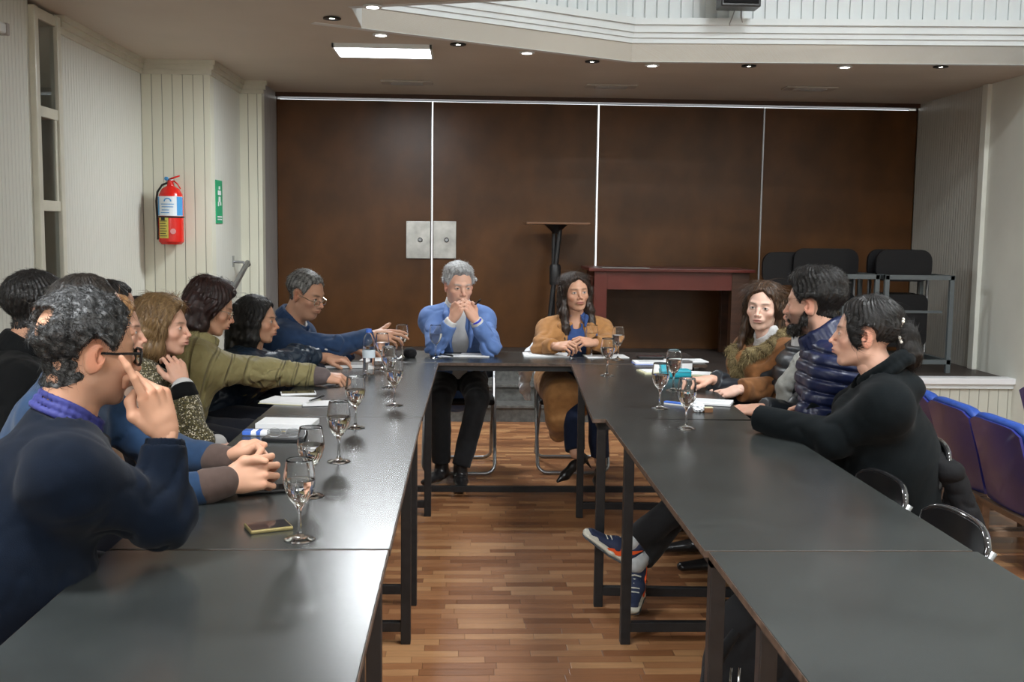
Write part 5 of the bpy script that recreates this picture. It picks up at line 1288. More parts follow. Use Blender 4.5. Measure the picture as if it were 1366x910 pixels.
# ---- 3 man in black coat
P3 = dict(label='man in black coat at the left picture edge, dark short hair, seen from behind', seed=3, head=at(52, 411, 3.90), look=(.80, .60, 0), face=20, hip=(-1.85, 3.72), nb=(-.03, -.01, -.02), skin='olive', hs=1.05,
     arms={'R': dict(w=V(-1.35, 3.72, .62)), 'L': dict(w=V(-1.42, 4.05, .62))}, hair='short', hc=BLACK, ht=.016, strands=2600, slen=.02, jit=.5, stand=.1, trousers=M['blacktr'],
     dress=lambda c: (c['garment']('coat', M['blackcoat'], t=.028, ripple=.006), ringmesh('coat_collar', M['blackcoat'], c, .085, .014, .05, gap=60)), fat=1.15, nape=-.085)
# ---- 4 and 6 people of the second row
P4 = dict(label='person with black hair whose crown just shows above the man with the bald spot', seed=4, head=at(152, 414, 4.50), look=(.9, .4, 0), face=15, hip=(-1.80, 4.40), skin='olive', arms={'R': dict(w=V(-1.38, 4.3, .62)), 'L': dict(w=V(-1.4, 4.6, .62))}, hair='short', hc=BLACK, ht=.014, strands=900, trousers=M['blacktr'], dress=simple_dress(M['navy']))
P6 = dict(label='person with dark hair just showing beside the woman with the blond bob', seed=6, head=at(186, 431, 4.98), look=(.9, .3, 0), face=10, hip=(-1.80, 4.90), sex='f', skin='olive', arms={'R': dict(w=V(-1.4, 4.8, .62)), 'L': dict(w=V(-1.4, 5.05, .62))}, hair='short', hc=BLACK, ht=.016, cover_ears=True, strands=900, trousers=M['blacktr'], dress=simple_dress(M['blackcoat']))
# ---- 5 woman in beige
def side_locks(x=.072, y0=.0, zb=-.22, r0=.022, r1=.016, fwd=0, back=True, n=3):
    L = []
    for s in (-1, 1):
        for k in range(n):
            yy = y0-.035*k; L.append(([(s*(x-.012), yy, .06), (s*(x+.006), yy-.005, -.01), (s*(x+.008), yy-.012+fwd*.4, -.09), (s*(x-.004), yy-.02+fwd, zb)], [r0*.9, r0, r0, r1]))
    if back:
        for k in range(-2, 3): L.append(([(k*.026, -.095, .02), (k*.030, -.108, -.06), (k*.032, -.105, -.13), (k*.032, -.10, zb)], [r0, r0*1.1, r0*1.1, r1]))
    return L
P5 = dict(label='woman with light brown hair and beige top, half hidden behind the bald spot man', seed=5, head=at(150, 441, 3.48), look=(.93, .2, -.05), face=10, hip=(-1.28, 3.38), sex='f', skin='light', arms={'R': dict(w=V(-.85, 3.32, .62)), 'L': dict(w=V(-.85, 3.6, .62))}, hair='long', hc=((.16, .075, .03), (.42, .24, .10)), cover_ears=True, ht=.014, locks=side_locks(zb=-.13), strands=1500, slen=.06, flow='down', trousers=M['jeans'], dress=simple_dress(M['beige'], t=.02))
# ---- 7 woman in tweed
def d7(c):
    c['garment']('jacket', M['tweed'], t=.020, res=.006, sleeves=.82, ripple=.005, wl=.08, neck=.0)
    ringmesh('top_collar', M['blacktee'], c, .066, .010, .05, label='black top under the jacket')
    for k in 'RL':
        e, w_ = c['el'][k], c['wr'][k]; u = w_-e
        o = strip_obj('cuff', M['blackcoat'], c['root'], [e+u*.78, e+u*.88], [.050, .046], label='black cuff band'); strip_obj('cuff_lining', M['whiteshirt'], c['root'], [e+u*.87, e+u*.91], [.045, .044], label='pale cuff lining')
    w_ = c['wr']['R']; u = nrm(w_-c['el']['R']); X = nrm(np.cross(u, V(0, 0, 1))); Y = np.cross(u, X)
    obj('bracelet', MB().tube([w_-u*.005+X*.031*math.cos(a)+Y*.028*math.sin(a) for a in np.linspace(0, 2*PI, 21)[:-1]], .004, 6, closed=True), M['wire'], c['root'], smooth=True)
P7 = dict(label='woman with blond bob and speckled tweed jacket, hand held to her neck', seed=7, head=at(219, 436, 4.20), look=(.97, -.08, -.02), face=-8, hip=(-1.32, 4.10), nb=(-.03, 0, .0), sex='f', skin='light', hres=.0025,
     arms={'R': dict(e=at(262, 588, 3.95), w=at(243, 512, 4.06), hd=(-.35, .15, .95), hn=(.55, -.8, .1), curl=GRIP, thumb='rest'), 'L': dict(w=at(291, 594, 4.16), hd=(.8, .2, -.4), hn=(.2, -.3, .9))},
     hair='long', hc=BLOND, cover_ears=True, ht=.020, top=.25, nape=-.06, locks=[(p, [r*1.0 for r in rr]) for p, rr in side_locks(x=.070, y0=.012, zb=-.105, r0=.027, r1=.014)], strands=5000, slen=.055, flow='down', sw=.0007, jit=.15, trousers=M['jeans'], dress=d7, iris=(.10, .07, .04), brow=(.10, .06, .035))
# ---- 8 woman in olive quilted jacket
def d8(c):
    c['garment']('jacket', M['olive'], t=.026, res=.007, sleeves=.88, ripple=.008, wl=.085, neck=.028)
    ringmesh('jacket_collar', M['olive'], c, .080, .012, .03, gap=40)
    e, w_ = c['el']['R'], c['wr']['R']; strip_obj('cuff', M['mauve'], c['root'], [e+(w_-e)*.82, e+(w_-e)*1.0], [.046, .040], label='mauve knitted cuff'); put_glasses(c, M['wire'], .0018, .014, .022)
P8 = dict(label='woman with dark maroon hair and olive quilted jacket reaching over the left table', seed=8, head=at(282, 411, 4.75), look=(.90, .18, -.30), roll=.05, face=12, hip=(-1.30, 4.55), nb=(-.02, -.02, -.0), sex='f', skin='tan', hres=.0028, hs=.98,
     arms={'R': dict(w=atz(430, 502, .795), e=at(358, 497, 4.82), hd=(.95, .15, -.12), hn=(.1, -.35, .93), curl=GRIP, thumb='pinch'), 'L': dict(w=V(-.78, 5.02, .80), hd=(.9, .1, -.1))},
     hair='long', hc=MAROON, cover_ears=True, ht=.024, top=.2, nape=-.05, locks=[(p, [r*1.05 for r in rr]) for p, rr in side_locks(x=.066, y0=-.005, zb=-.10, r0=.028, r1=.016)], strands=3500, slen=.05, flow='down', trousers=M['jeans'], dress=d8, fat=1.25)
# ---- 9 young woman with pen
P9 = dict(label='young woman with long black hair and navy jacket writing with a pen', seed=9, head=at(343, 427, 5.15), look=(.97, -.02, -.06), face=8, hip=(-1.24, 5.05), sex='f', skin='tan', hres=.0028,
     arms={'R': dict(w=atz(441, 477, .80), e=at(392, 478, 5.25), hd=(.90, .2, -.25), hn=(0, -.35, .93), curl=PINCH, thumb='pinch'), 'L': dict(w=V(-.72, 5.45, .80), hd=(.9, .1, -.1))},
     hair='long', hc=BLACK, cover_ears=True, ht=.014, hl=-.0, locks=side_locks(x=.066, y0=.012, zb=-.28, r0=.026, r1=.020, n=4), strands=3500, slen=.08, flow='down', jit=.08, trousers=M['jeans'], dress=lambda c: c['garment']('jacket', M['navyquilt'], t=.028, ripple=.007, wl=.05, sleeves=.92, res=.0065))
# ---- 10 man in blue jumper holding a glass
def d10(c):
    c['garment']('jumper', M['blueknit'], t=.018, res=.0065, sleeves=.90, ripple=.005, neck=.012)
    ringmesh('shirt_collar', M['whiteshirt'], c, .071, .006, .028, gap=30, droop=.012, label='pale shirt collar'); ringmesh('zip_collar', M['blueknit'], c, .083, .011, .036, gap=34, droop=.02)
    put_glasses(c, M['wire'], .0018, .012, .022, drop=-.010)
P10 = dict(label='grey-haired man in blue jumper with wire glasses, reaching for a glass at the far left', seed=10, head=at(409, 393, 5.60), look=(.83, -.40, -.28), face=-8, hip=(-1.10, 5.58), nb=(-.045, .02, .0), skin='olive', hres=.0028, heavy=True,
     arms={'R': dict(w=at(499, 447, 5.70), e=at(448, 463, 5.55), hd=(.98, .1, -.02), hn=(.0, -.65, .75), curl=[(10, 15, 10), (14, 20, 12), (25, 30, 15), (35, 35, 18)], thumb='out', sc=1.05), 'L': dict(w=V(-.62, 5.90, .80), hd=(.9, .2, -.1))},
     hair='short', greytop=True, hc=((.012, .011, .010), (.40, .40, .39)), ht=.011, strands=2500, slen=.025, tone=(.8, 1.8), trousers=M['jeans'], dress=d10, fat=1.2, hl=.008, beard=.15, beard_col=(.12, .10, .09), brow=(.05, .045, .04))
# ---- 11 man in light blue blazer
def d11(c):
    nb, Fw, hip, S, chest = c['nb'], c['Fw'], c['hip'], c['S'], c['chest']
    c['garment']('shirt', M['whiteshirt'], t=.006, sleeves=1.0, res=.007, ripple=.003, neck=.01)
    top = nb+Fw*.09-V(0, 0, .0); op = [(nb+Fw*.09+V(0, 0, .02), chest+Fw*.16, .045, .05), (chest+Fw*.16, hip+Fw*.19, .05, .085)]
    c['garment']('blazer', M['blazer'], t=.015, res=.0055, sleeves=.86, ripple=.006, wl=.09, open_=op, neck=.020, hem=-.16)
    ringmesh('shirt_collar', M['whiteshirt'], c, .068, .006, .030, gap=40, droop=.018, label='white shirt collar')
    for s in (-1, 1):
        strip_obj('lapel', M['blazer'], c['root'], [nb+S*s*.070+Fw*.02+V(0, 0, .012), nb+S*s*.075+Fw*.085-V(0, 0, .04), chest+S*s*.066+Fw*.135-V(0, 0, .02), chest+S*s*.058+Fw*.15-V(0, 0, .10)], [.012, .017, .016, .006])
    w_ = c['wr']['L']; u = nrm(w_-c['el']['L']); X = nrm(np.cross(u, V(0, 0, 1))); Y = np.cross(u, X)
    obj('wristband', MB().tube([w_-u*.008+X*.032*math.cos(a)+Y*.028*math.sin(a) for a in np.linspace(0, 2*PI, 21)[:-1]], .007, 6, closed=True), M['bluerubber'], c['root'], smooth=True, org=None)
P11 = dict(label='silver-haired man in light blue blazer, hands clasped before his mouth', seed=11, head=at(612, 381, 6.20), look=(.30, -.93, -.16), face=-84, hip=(-.04, 6.42), nb=(0, -.0, .03), skin='light', hres=.0028, sw_=.148,
     arms={'R': dict(e=at(581, 462, 6.02), w=at(603, 427, 5.97), hd=(.45, -.12, .88), hn=(-.78, -.55, .35), curl=CLASP, thumb='up'), 'L': dict(e=at(655, 462, 6.02), w=at(634, 427, 5.97), hd=(-.45, -.12, .88), hn=(.75, -.60, .35), curl=CLASP, thumb='up')},
     hair='short', hc=SILVER, ht=.015, top=.4, strands=2600, slen=.025, tone=(2, 1.6), trousers=M['blacktr'], dress=d11, brow=(.30, .29, .28),
     legs={'R': dict(k=V(-.14, 6.04, .50), a=V(-.13, 6.10, .10), toe=(-.45, -.85, 0)), 'L': dict(k=V(.075, 6.04, .50), a=V(-.02, 6.00, .10), toe=(.05, -.95, 0))})
# ---- 12 woman in camel coat
def d12(c):
    nb, Fw, hip, S, chest = c['nb'], c['Fw'], c['hip'], c['S'], c['chest']
    c['garment']('shirt', M['denimshirt'], t=.005, sleeves=.9, res=.007, ripple=.003, neck=-.035, open_=[(nb+Fw*.10+V(0, 0, .03), nb+Fw*.13-V(0, 0, .09), .042, .012)])
    op = [(nb+Fw*.10+V(0, 0, .02), chest+Fw*.16, .055, .050), (chest+Fw*.16, hip+Fw*.19, .05, .10)]
    def ext(G):
        G.ecap(hip+V(0, 0, .02), hip+Fw*.10+V(0, 0, -.06), .17, .19, .75, S, Fw, k=.04)
        a = c['kn']['R']; G.poly([hip+S*.12+Fw*.05, a+S*.04+V(0, 0, .00), a+S*.05+Fw*.02+V(0, 0, -.12), a+S*.06-Fw*.04+V(0, 0, -.22)], [.12, .105, .085, .055], k=.04)
    c['garment']('coat', M['camel'], t=.018, res=.006, sleeves=.90, ripple=.006, wl=.09, open_=op, neck=.0, hem=-.2, extra=ext, low=.12)
    for s in (-1, 1):
        strip_obj('lapel', M['camel'], c['root'], [nb+S*s*.075+Fw*.0+V(0, 0, .012), nb+S*s*.092+Fw*.075-V(0, 0, .04), chest+S*s*.080+Fw*.135-V(0, 0, .02), chest+S*s*.07+Fw*.15-V(0, 0, .12)], [.013, .020, .020, .008])
    for s in (-1, 1): strip_obj('shirt_collar', M['denimshirt'], c['root'], [nb+S*s*.045-Fw*.03+V(0, 0, .035), nb+S*s*.062+Fw*.045+V(0, 0, .012), nb+S*s*.052+Fw*.10-V(0, 0, .035)], [.010, .015, .007])
    e = c['H']+c['Rm']@V(.077, .0, -.045); obj('earring', MB().lathe(e, [(0, -.006), (.006, 0), (0, .006)], 10), M['pearl'], c['root'])
    tl = c['wr']['R']+V(.05, -.03, .0)
P12 = dict(label='woman with long dark hair and camel coat over a blue shirt at the far table', seed=12, head=at(768, 390, 6.25), look=(.18, -.97, .03), roll=-.05, face=-92, hip=(.66, 6.45), sw_=.15, sex='f', skin='tan', hres=.0028,
     arms={'R': dict(e=at(722, 462, 6.12), w=at(741, 462, 5.98), hd=(.75, -.5, .15), hn=(-.1, -.5, .85), curl=GRIP, thumb='pinch'), 'L': dict(e=at(812, 460, 6.12), w=at(792, 457, 5.98), hd=(-.85, -.35, .15), hn=(.1, -.5, .85), curl=GRIP, thumb='pinch')},
     hair='long', hc=((.010, .006, .004), (.05, .028, .018)), cover_ears=True, ht=.014, flow='down', jit=.1, strands=3200, slen=.08, locks=[([(s*.060, .0, .07), (s*.074, -.01, -.02), (s*.084, .01, -.12), (s*.085, .045, -.22), (s*.10, .07, -.31)], [.022, .024, .026, .024, .014]) for s in (-1, 1)]+side_locks(x=.068, y0=-.02, zb=-.22, r0=.025, r1=.02, n=2),
     trousers=M['darkdenim'], dress=d12, heel=.06, legs={'R': dict(k=V(.60, 5.98, .53), a=V(.62, 5.80, .235), toe=(-.78, -.40, -.42)), 'L': dict(k=V(.76, 6.0, .50), a=V(.78, 5.98, .16), toe=(-.25, -.9, -.25))}, beard=0)
# ---- 13 woman with fur collar
def fur_mesh(v, q, cols, n, L, seed, flow, wd=.0010, out=.8):
    r = np.random.default_rng(seed); d, l = np.array(cols[0]), np.array(cols[1]); tn = np.clip(.5+.5*np.sin(v[:, 0]*90+v[:, 2]*70), 0, 1)[:, None]; parts = [(v, q, d*(1-tn)+l*tn*.6)]
    a = v[q[:, 1]]-v[q[:, 0]]; b = v[q[:, 2]]-v[q[:, 0]]; nr = np.cross(a, b); nr /= np.maximum(np.linalg.norm(nr, axis=1), 1e-9)[:, None]; pk = r.choice(len(q), n); p = v[q[pk]].mean(1); nn = nr[pk]
    dr = nn*out+flow*.6+r.normal(size=p.shape)*.35; dr /= np.linalg.norm(dr, axis=1)[:, None]; sd = np.cross(dr, r.normal(size=p.shape)); sd /= np.maximum(np.linalg.norm(sd, axis=1), 1e-9)[:, None]; ln = L*r.uniform(.5, 1.2, n)[:, None]
    vv = np.stack([p+sd*wd, p-sd*wd, p+dr*ln-sd*wd*.2+flow*ln*.3, p+dr*ln+sd*wd*.2+flow*ln*.3], 1).reshape(-1, 3); ff = np.arange(n*4).reshape(-1, 4); t = r.beta(1.2, 1.4, n)[:, None]; parts.append((vv, ff, np.repeat(d*(1-t)+l*t, 4, axis=0)))
    return merge(parts)
def fur_obj(name, c, pts, rs, cols, n=9000, L=.018, seed=3, flow=V(0, 0, -1)):
    pts = [np.array(p, float) for p in pts]; G = Field(np.min(pts, 0)-.07, np.max(pts, 0)+.07, .005); G.poly(pts, rs, .012); G.ripple(.006, .03, seed); v, q = G.mesh()
    v, q, cc = fur_mesh(v, q, cols, n, L, seed, flow); return npobj(name, v, q, M['fur'], c['root'], cc)
def d13(c):
    nb, Fw, hip, S, chest, sh = c['nb'], c['Fw'], c['hip'], c['S'], c['chest'], c['sh']
    c['garment']('coat', M['suede'], t=.030, res=.0065, sleeves=.93, ripple=.008, wl=.09, neck=.0)
    fur_obj('fur_collar', c, [nb-Fw*.09+V(0, 0, .02), nb-S*.085-Fw*.02+V(0, 0, .02), nb-S*.115+Fw*.06-V(0, 0, .03), chest-S*.085+Fw*.145+V(0, 0, .05), chest-S*.03+Fw*.165-V(0, 0, .04), c['waist']+Fw*.155+V(0, 0, .02)], [.030, .034, .036, .034, .030, .018], ((.06, .04, .015), (.42, .33, .16)))
    fur_obj('fur_collar', c, [nb-Fw*.09+V(0, 0, .02), nb+S*.085-Fw*.02+V(0, 0, .02), nb+S*.105+Fw*.06-V(0, 0, .03), chest+S*.07+Fw*.145+V(0, 0, .05), chest+S*.01+Fw*.165-V(0, 0, .05)], [.030, .032, .032, .028, .02], ((.06, .04, .015), (.42, .33, .16)), seed=5)
    ringmesh('blouse_collar', M['whiteshirt'], c, .060, .009, .035, label='white ruffled blouse collar', rip=.005, droop=.03)
P13 = dict(label='woman with long brown hair and brown suede coat with fur collar, right row', seed=13, head=at(1018, 409, 4.95), look=(-.50, -.86, -.04), roll=.06, face=197, hip=(1.50, 5.02), nb=(.01, .0, .0), sex='f', skin='pale', hres=.0026, gaze=-.001,
     arms={'L': dict(e=at(1032, 520, 4.80), w=at(985, 520, 4.72), hd=(-.95, -.1, -.12), hn=(0, -.4, .9), curl=REST, thumb='rest'), 'R': dict(w=at(962, 517, 4.98), hd=(-.9, -.2, -.1), hn=(0, 0, 1))},
     hair='long', hc=((.018, .010, .006), (.115, .060, .030)), cover_ears=True, ht=.012, flow='down', jit=.1, strands=3600, slen=.09, locks=[([(.058, .005, .07), (.072, -.01, -.02), (.082, -.0, -.12), (.095, .02, -.22), (.11, .03, -.30)], [.02, .021, .020, .018, .010]), ([(-.058, .005, .07), (-.072, -.015, -.02), (-.080, -.02, -.12), (-.085, -.03, -.22)], [.02, .022, .022, .016])]+side_locks(x=.066, y0=-.03, zb=-.18, r0=.022, r1=.016, n=2),
     trousers=M['blacktr'], dress=d13, fat=1.05, brow=(.06, .04, .03))
# ---- hidden neighbour with grey scarf
def dh(c):
    nb, Fw, hip, S, chest = c['nb'], c['Fw'], c['hip'], c['S'], c['chest']
    c['garment']('jacket', M['darkpuffer'], bust=False, t=.032, sleeves=.94, ripple=.004, quilt=lambda p: .012*np.exp(-((np.abs((p[:, 2]/.07) % 1-.5)*.07)/.009)**2))
    strip_obj('scarf', M['greyknit'], c['root'], [nb-S*.085+V(0, 0, .0), nb-S*.10+Fw*.09-V(0, 0, .05), chest-S*.11+Fw*.15-V(0, 0, .05), c['waist']-S*.12+Fw*.16, hip-S*.12+Fw*.19+V(0, 0, .05)], [.030, .036, .036, .034, .03], rip=.004, label='grey knitted scarf')
    ringmesh('white_collar', M['whiteshirt'], c, .068, .013, .04, label='white collar')
PH = dict(label='person in charcoal puffer with grey scarf and white collar, face hidden by the bearded man', seed=14, head=at(1076, 415, 4.62), look=(-.75, .6, -.05), face=186, hip=(1.52, 4.62), sex='f', skin='light',
     arms={'L': dict(e=at(1060, 560, 4.33), w=at(1014, 545, 4.30), hd=(-.95, .1, -.05), hn=(0, -.2, .95), curl=REST), 'R': dict(w=V(1.12, 4.75, .80), hd=(-.9, 0, 0))}, hair='long', hc=((.14, .09, .04), (.45, .32, .17)), cover_ears=True, ht=.010, locks=side_locks(x=.064, y0=0, zb=-.2, r0=.020, r1=.012), strands=1500, slen=.06, flow='down', trousers=M['jeans'], dress=dh)
# ---- 14 bearded man
def d14(c):
    qf = lambda p: .014*np.exp(-((np.abs(((p[:, 2]+.15*(p[:, 0]-1.3))/.050) % 1-.5)*.050)/.007)**2)
    c['garment']('puffer_jacket', M['puffer'], t=.034, res=.0055, sleeves=.93, ripple=.003, quilt=qf, neck=.035, nr=.095)
    ringmesh('puffer_collar', M['puffer'], c, .088, .018, .05, gap=50, rip=.003)
    # beard as its own soft volume
    H, Rm, sc = c['H'], c['Rm'], c['sc']; G = Field((-.09, -.03, -.15), (.09, .12, .0), .003)
    for s in (-1, 1): G.poly([(s*.064, .004, -.030), (s*.056, .014, -.062), (s*.036, .050, -.090), (0, .070, -.098)], [.009, .013, .016, .018], k=.02); G.cap((s*.028, .082, -.062), (0, .096, -.050), .006, .006, k=.008)
    G.ell((0, .07, -.096), (.028, .024, .020), k=.02); G.ripple(.003, .02, 2); v, q = G.mesh(); r = np.random.default_rng(1); v = v*sc@Rm.T+H; v, q, cc = fur_mesh(v, q, ((.006, .005, .004), (.030, .024, .020)), 3200, .010, 4, V(0, 0, -1), .0006, .8)
    npobj('beard', v, q, M['hair'], c['root'], cc)
P14 = dict(label='bearded man in navy puffer jacket in the right row, seen from behind', seed=15, head=at(1084, 405, 4.15), look=(-.80, .58, -.06), face=168, hip=(1.52, 4.10), nb=(.03, -.02, .0), skin='light', hres=.0026, hs=1.05,
     arms={'L': dict(e=at(1085, 560, 3.95), w=V(1.25, 4.02, .64), hd=(-.9, .3, -.1)), 'R': dict(w=V(1.25, 4.30, .64), hd=(-.9, .1, -.1))}, hair='short', hc=((.004, .004, .004), (.028, .024, .022)), ht=.022, top=.35, strands=5000, slen=.024, jit=.6, stand=.12, nape=-.07, beard=.7,
     trousers=M['blacktr'], dress=d14, fat=1.15, legs={'L': dict(k=V(1.02, 4.02, .56), a=V(.64, 3.95, .27), toe=(-.9, -.05, .15)), 'R': dict(k=V(1.0, 4.25, .5), a=V(.66, 3.93, .20), toe=(-.75, -.1, .1))}, nofoot=True)
# ---- 15 woman in black with pearl clip
def d15(c):
    c['garment']('hooded_top', M['blacktee'], t=.022, res=.006, sleeves=1.14, ripple=.0032, wl=.13, neck=.015, extra=lambda G: G.ell(c['nb']-c['Fw']*.085-V(0, 0, .03), (.085, .055, .045), rotz(math.radians(70)), k=.04))
    ringmesh('hood', M['blacktee'], c, .090, .020, .022, gap=70, rip=.004, center=c['nb']+V(0, 0, .026))
    H, Rm, sc = c['H'], c['Rm'], c['sc']; g = MB()
    for k in range(9):
        a = -1.1+k*.28; p = H+Rm@(V(-.034+.004*(k % 2), -.112+.006*math.cos(a*2), .025-.040*math.sin(a*.9))*sc); 
        for i in range(2): pp = p+Rm@V(.007*i, -.003, .008*i-.004); g.lathe(pp, [(0, -.006), (.0045, -.004), (.006, 0), (.0045, .004), (0, .006)], 8)
    tag(obj('hair_clip', g, M['pearl'], c['root'], smooth=True), 'pearl-covered hair clip')
P15 = dict(label='woman in black hooded top with ponytail and pearl clip, forearm on the right table', seed=16, head=at(1153, 446, 3.60), look=(-.92, .38, .04), face=160, hip=(1.52, 3.62), nb=(.035, -.02, .01), sex='f', skin='light', hres=.0025, hs=1.02, sw_=.165,
     arms={'L': dict(e=at(1110, 585, 3.50), w=V(1.075, 3.70, .80), hd=(.45, .88, -.08), hn=(-.2, 0, 1), curl=REST), 'R': dict(w=V(1.33, 3.93, .80), hd=(-.3, .9, -.05))}, hair='pony', hc=((.004, .004, .004), (.024, .021, .020)), cover_ears=False, ht=.014, top=.25, flow='tail', tail=(0, -.13, .015), jit=.12, strands=3800, slen=.05, nape=-.04,
     locks=[([(0, -.100, .020), (0, -.135, .005), (0, -.150, -.05), (0, -.135, -.115)], [.026, .030, .034, .020]), ([(-.060, .040, .055), (-.072, .026, -.005), (-.074, .018, -.050)], [.010, .009, .004]), ([(-.05, .05, .065), (-.068, .035, .02), (-.075, .02, -.03)], [.012, .012, .008])],
     trousers=M['blacktr'], dress=d15, fat=1.38, belly=1.1)
for P_ in (P1, P2, P3, P4, P5, P6, P7, P8, P9, P10, P11, P12, P13, PH, P14, P15): PEOPLE.append(person(P_))
# ================================================================== THINGS BEHIND AND BELOW THE PEOPLE
# black puffer jacket over the chair of the ponytailed woman
t = thing('draped_jacket', 'black padded jacket draped over the chair back behind the ponytailed woman', 'jacket', (1.60, 3.55, .44))
M['nylon'] = mat('black_nylon', (.006, .006, .007), .8, bump=(22, .5, .008, (1, 1, 1)), spec=.2)
G = Field((1.42, 3.25, .36), (1.90, 3.90, .82), .006)
G.ecap((1.62, 3.70, .66), (1.64, 3.47, .66), .055, .055, .9, V(1, 0, 0), V(0, 0, 1), k=.04); G.ecap((1.63, 3.58, .64), (1.68, 3.54, .50), .055, .065, 1.8, V(1, 0, 0), V(0, 1, 0), k=.05)
G.ell((1.60, 3.58, .70), (.06, .12, .035), k=.03); G.disp(lambda p: .004*np.exp(-((np.abs((p[:, 2]/.075) % 1-.5)*.075)/.008)**2)); G.ripple(.008, .12, 4, crease=True)
v, q = G.mesh(); npobj('jacket_body', v, q, M['nylon'], t)
G = Field((1.50, 3.15, .36), (1.90, 3.7, .75), .006); G.cap((1.65, 3.47, .66), (1.72, 3.42, .46), .046, .036, k=.03); G.ripple(.006, .10, 9, crease=True); v, q = G.mesh(); npobj('sleeve', v, q, M['nylon'], t)
# bag under the right row
t = thing('backpack', 'black backpack with silver zip arcs standing under the nearest right table', 'bag', (.80, 2.62, 0))
G = Field((.52, 2.35, 0), (1.08, 2.90, .60), .007); G.ecap((.80, 2.62, .14), (.80, 2.62, .44), .20, .16, .62, V(1, 0, 0), V(0, 1, 0), k=.03); G.ell((.74, 2.50, .18), (.14, .07, .13), k=.03); G.ripple(.008, .12, 2, crease=True); G.put(lambda x, y, z: -z+.004+0*x+0*y, (.5, 2.3, -.02), (1.1, 2.95, .05), 0, 'max')
v, q = G.mesh(); npobj('bag_body', v, q, M['blacksoft'], t)
obj('strap', MB().tube([(.66, 2.46, .50), (.59, 2.42, .42), (.575, 2.42, .30), (.60, 2.44, .16), (.66, 2.46, .08)], [.012, .018, .02, .018, .012], 8), M['blacksoft'], t, smooth=True)
for dx in (0, .02): obj('zip', MB().tube([(.645+dx, 2.435, .42), (.635+dx, 2.42, .32), (.645+dx, 2.41, .22), (.66+dx, 2.425, .12)], .003, 6), M['chrome'], t, smooth=True)
tag(obj('buckle', MB().lathe((.80, 2.30, .26), [(0, 0), (.034, 0), (.036, .006), (.032, .012), (.012, .013), (0, .010)], 20, axis=(-.4, -1, .5)), M['tube'], t, smooth='auto'), 'round silver buckle')
# white scarf hanging from the far chair
G = Field((.28, 6.40, .36), (.58, 6.75, .86), .006); G.poly([(.46, 6.62, .80), (.42, 6.60, .70), (.38, 6.57, .60), (.37, 6.56, .50), (.40, 6.56, .43)], [.02, .04, .045, .035, .02]); G.ripple(.012, .06, 3, crease=True)
v, q = G.mesh(); t = thing('white_scarf', 'crumpled white scarf hanging beside the camel coat on the far chair', 'scarf', (.42, 6.58, .42)); npobj('cloth', v, q, M['tissue'], t)
# pen in the young woman's hand
pen('white pen held by the young woman with long black hair', atz(463, 477, .765), at(434, 466, 5.45), m='paper')
tag(obj('black_pen_tip', MB().tube([at(634, 406, 5.90), at(641, 400, 5.86)], .006, 8), M['blackplastic'], smooth=True), 'small black pen end sticking out of the clasped hands of the silver-haired man', 'pen')
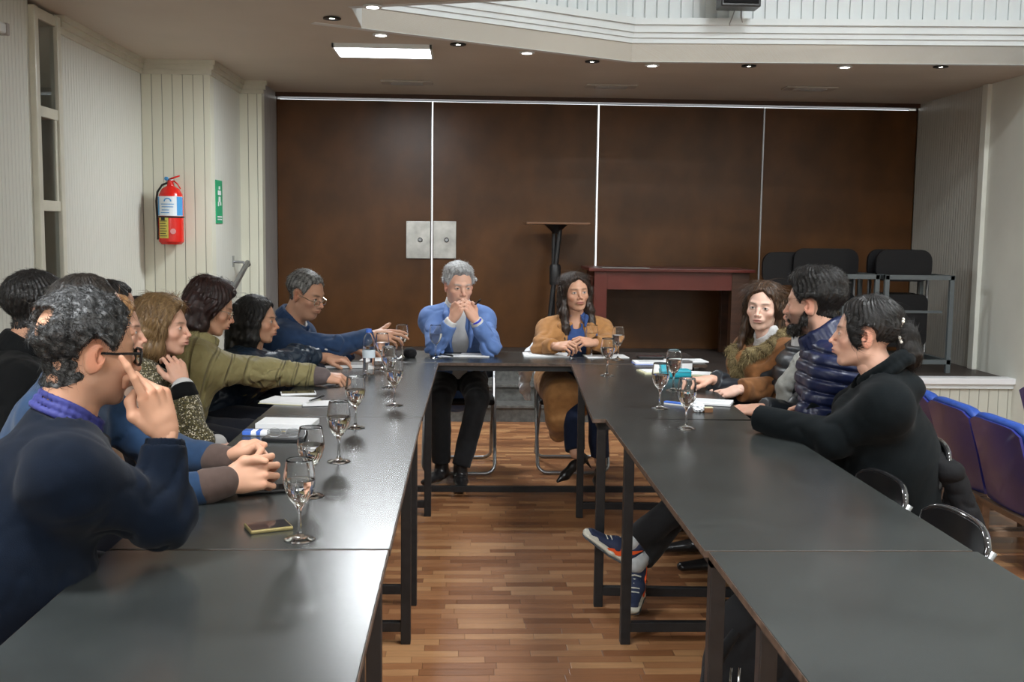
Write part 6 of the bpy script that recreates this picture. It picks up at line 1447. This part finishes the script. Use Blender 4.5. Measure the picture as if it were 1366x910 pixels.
# trainers of the bearded man
def sneaker(o_, d, up, label, part=True):
    d = nrm(d); up = nrm(np.array(up)-d*(d@np.array(up))); sd = np.cross(d, up); R = np.stack([d, sd, up], 1); T = lambda p: np.array(o_)+R@np.array(p, float)
    root = PEOPLE[14]['root']; par = thing('trainer', label, 'shoe', tuple(o_)); del par['label']; del par['category']; par.parent = root; par.location = tuple(np.array(o_)-wloc(root))
    def fld(build, res=.0045):
        G = Field((-.11, -.07, -.08), (.24, .07, .12), res); build(G); v, q = G.mesh(); return v@R.T+np.array(o_), q if np.linalg.det(R) > 0 else q[:, ::-1]
    def sole(G): G.ecap((-.045, 0, -.058), (.06, 0, -.060), .037, .040, .45, V(0, 1, 0), V(0, 0, 1), k=.01); G.ecap((.06, 0, -.060), (.165, .004, -.052), .041, .036, .42, V(0, 1, 0), V(0, 0, 1), k=.01)
    v, q = fld(sole); npobj('midsole', v, q, M['offwhite'], par)
    def outs(G): G.ecap((-.045, 0, -.072), (.06, 0, -.074), .039, .042, .16, V(0, 1, 0), V(0, 0, 1), k=.006); G.ecap((.06, 0, -.074), (.17, .004, -.064), .042, .037, .16, V(0, 1, 0), V(0, 0, 1), k=.006)
    v, q = fld(outs); npobj('outsole', v, q, M['grey_sole'], par)
    def upper(G):
        G.ecap((-.035, 0, -.035), (.05, 0, -.03), .035, .036, .95, V(0, 1, 0), V(0, 0, 1), k=.02); G.ecap((.05, 0, -.035), (.155, .004, -.042), .036, .030, .62, V(0, 1, 0), V(0, 0, 1), k=.02); G.cap((-.02, 0, -.02), (-.025, 0, .02), .036, .036, k=.02); G.cut((-.02, 0, .03), (-.2, 0, 1), .08)
    v, q = fld(upper); npobj('upper', v, q, M['sneaker'], par)
    for s in (-1, 1):
        w_ = MB(); pts = [(.085, -.052), (.045, -.030), (-.005, -.012), (-.04, .010), (-.012, -.030), (.03, -.055), (.06, -.062)]
        vs = [T((x, s*.0395, z)) for x, z in pts]+[T((x, s*.0335, z)) for x, z in pts]; n = len(pts); w_.raw(vs, [tuple(range(n)), tuple(range(n, 2*n))]+[(i, (i+1) % n, n+(i+1) % n, n+i) for i in range(n)]); obj('side_stripe', w_, M['orange'], par)
    for k in range(5): obj('lace', MB().tube([T((.03+.017*k, -.022, .0-.006*k)), T((.036+.017*k, 0, .010-.007*k)), T((.03+.017*k, .022, .0-.006*k))], .003, 6), M['offwhite'], par)
    def toe(G): G.ecap((.135, .003, -.046), (.165, .004, -.048), .034, .030, .55, V(0, 1, 0), V(0, 0, 1), k=.01)
    v, q = fld(toe); npobj('toe_cap', v, q, M['offwhite'], par)
c_ = PEOPLE[14]
for nm_ in [o for o in bpy.data.objects if o.parent == c_['root'] and o.name.startswith('shoe')]: bpy.data.objects.remove(nm_)
sneaker(c_['an']['L']+V(-.0, 0, -.0), (-.82, -.10, .52), (.52, 0, .82), 'navy trainer with orange stripe')
sneaker(c_['an']['R']+V(-.0, 0, -.03), (-.25, -.9, -.30), (.0, 0, 1), 'second trainer')
for k in 'LR':
    a_, k_ = c_['an'][k], c_['kn'][k]; u = nrm(k_-a_); G = Field(a_-.10, a_+u*.12+.10, .005); G.cap(a_, a_+u*.10, .036, .040); v, q = G.mesh(); tag(npobj('sock', v, q, M['sock'], c_['root']), 'light grey sock')
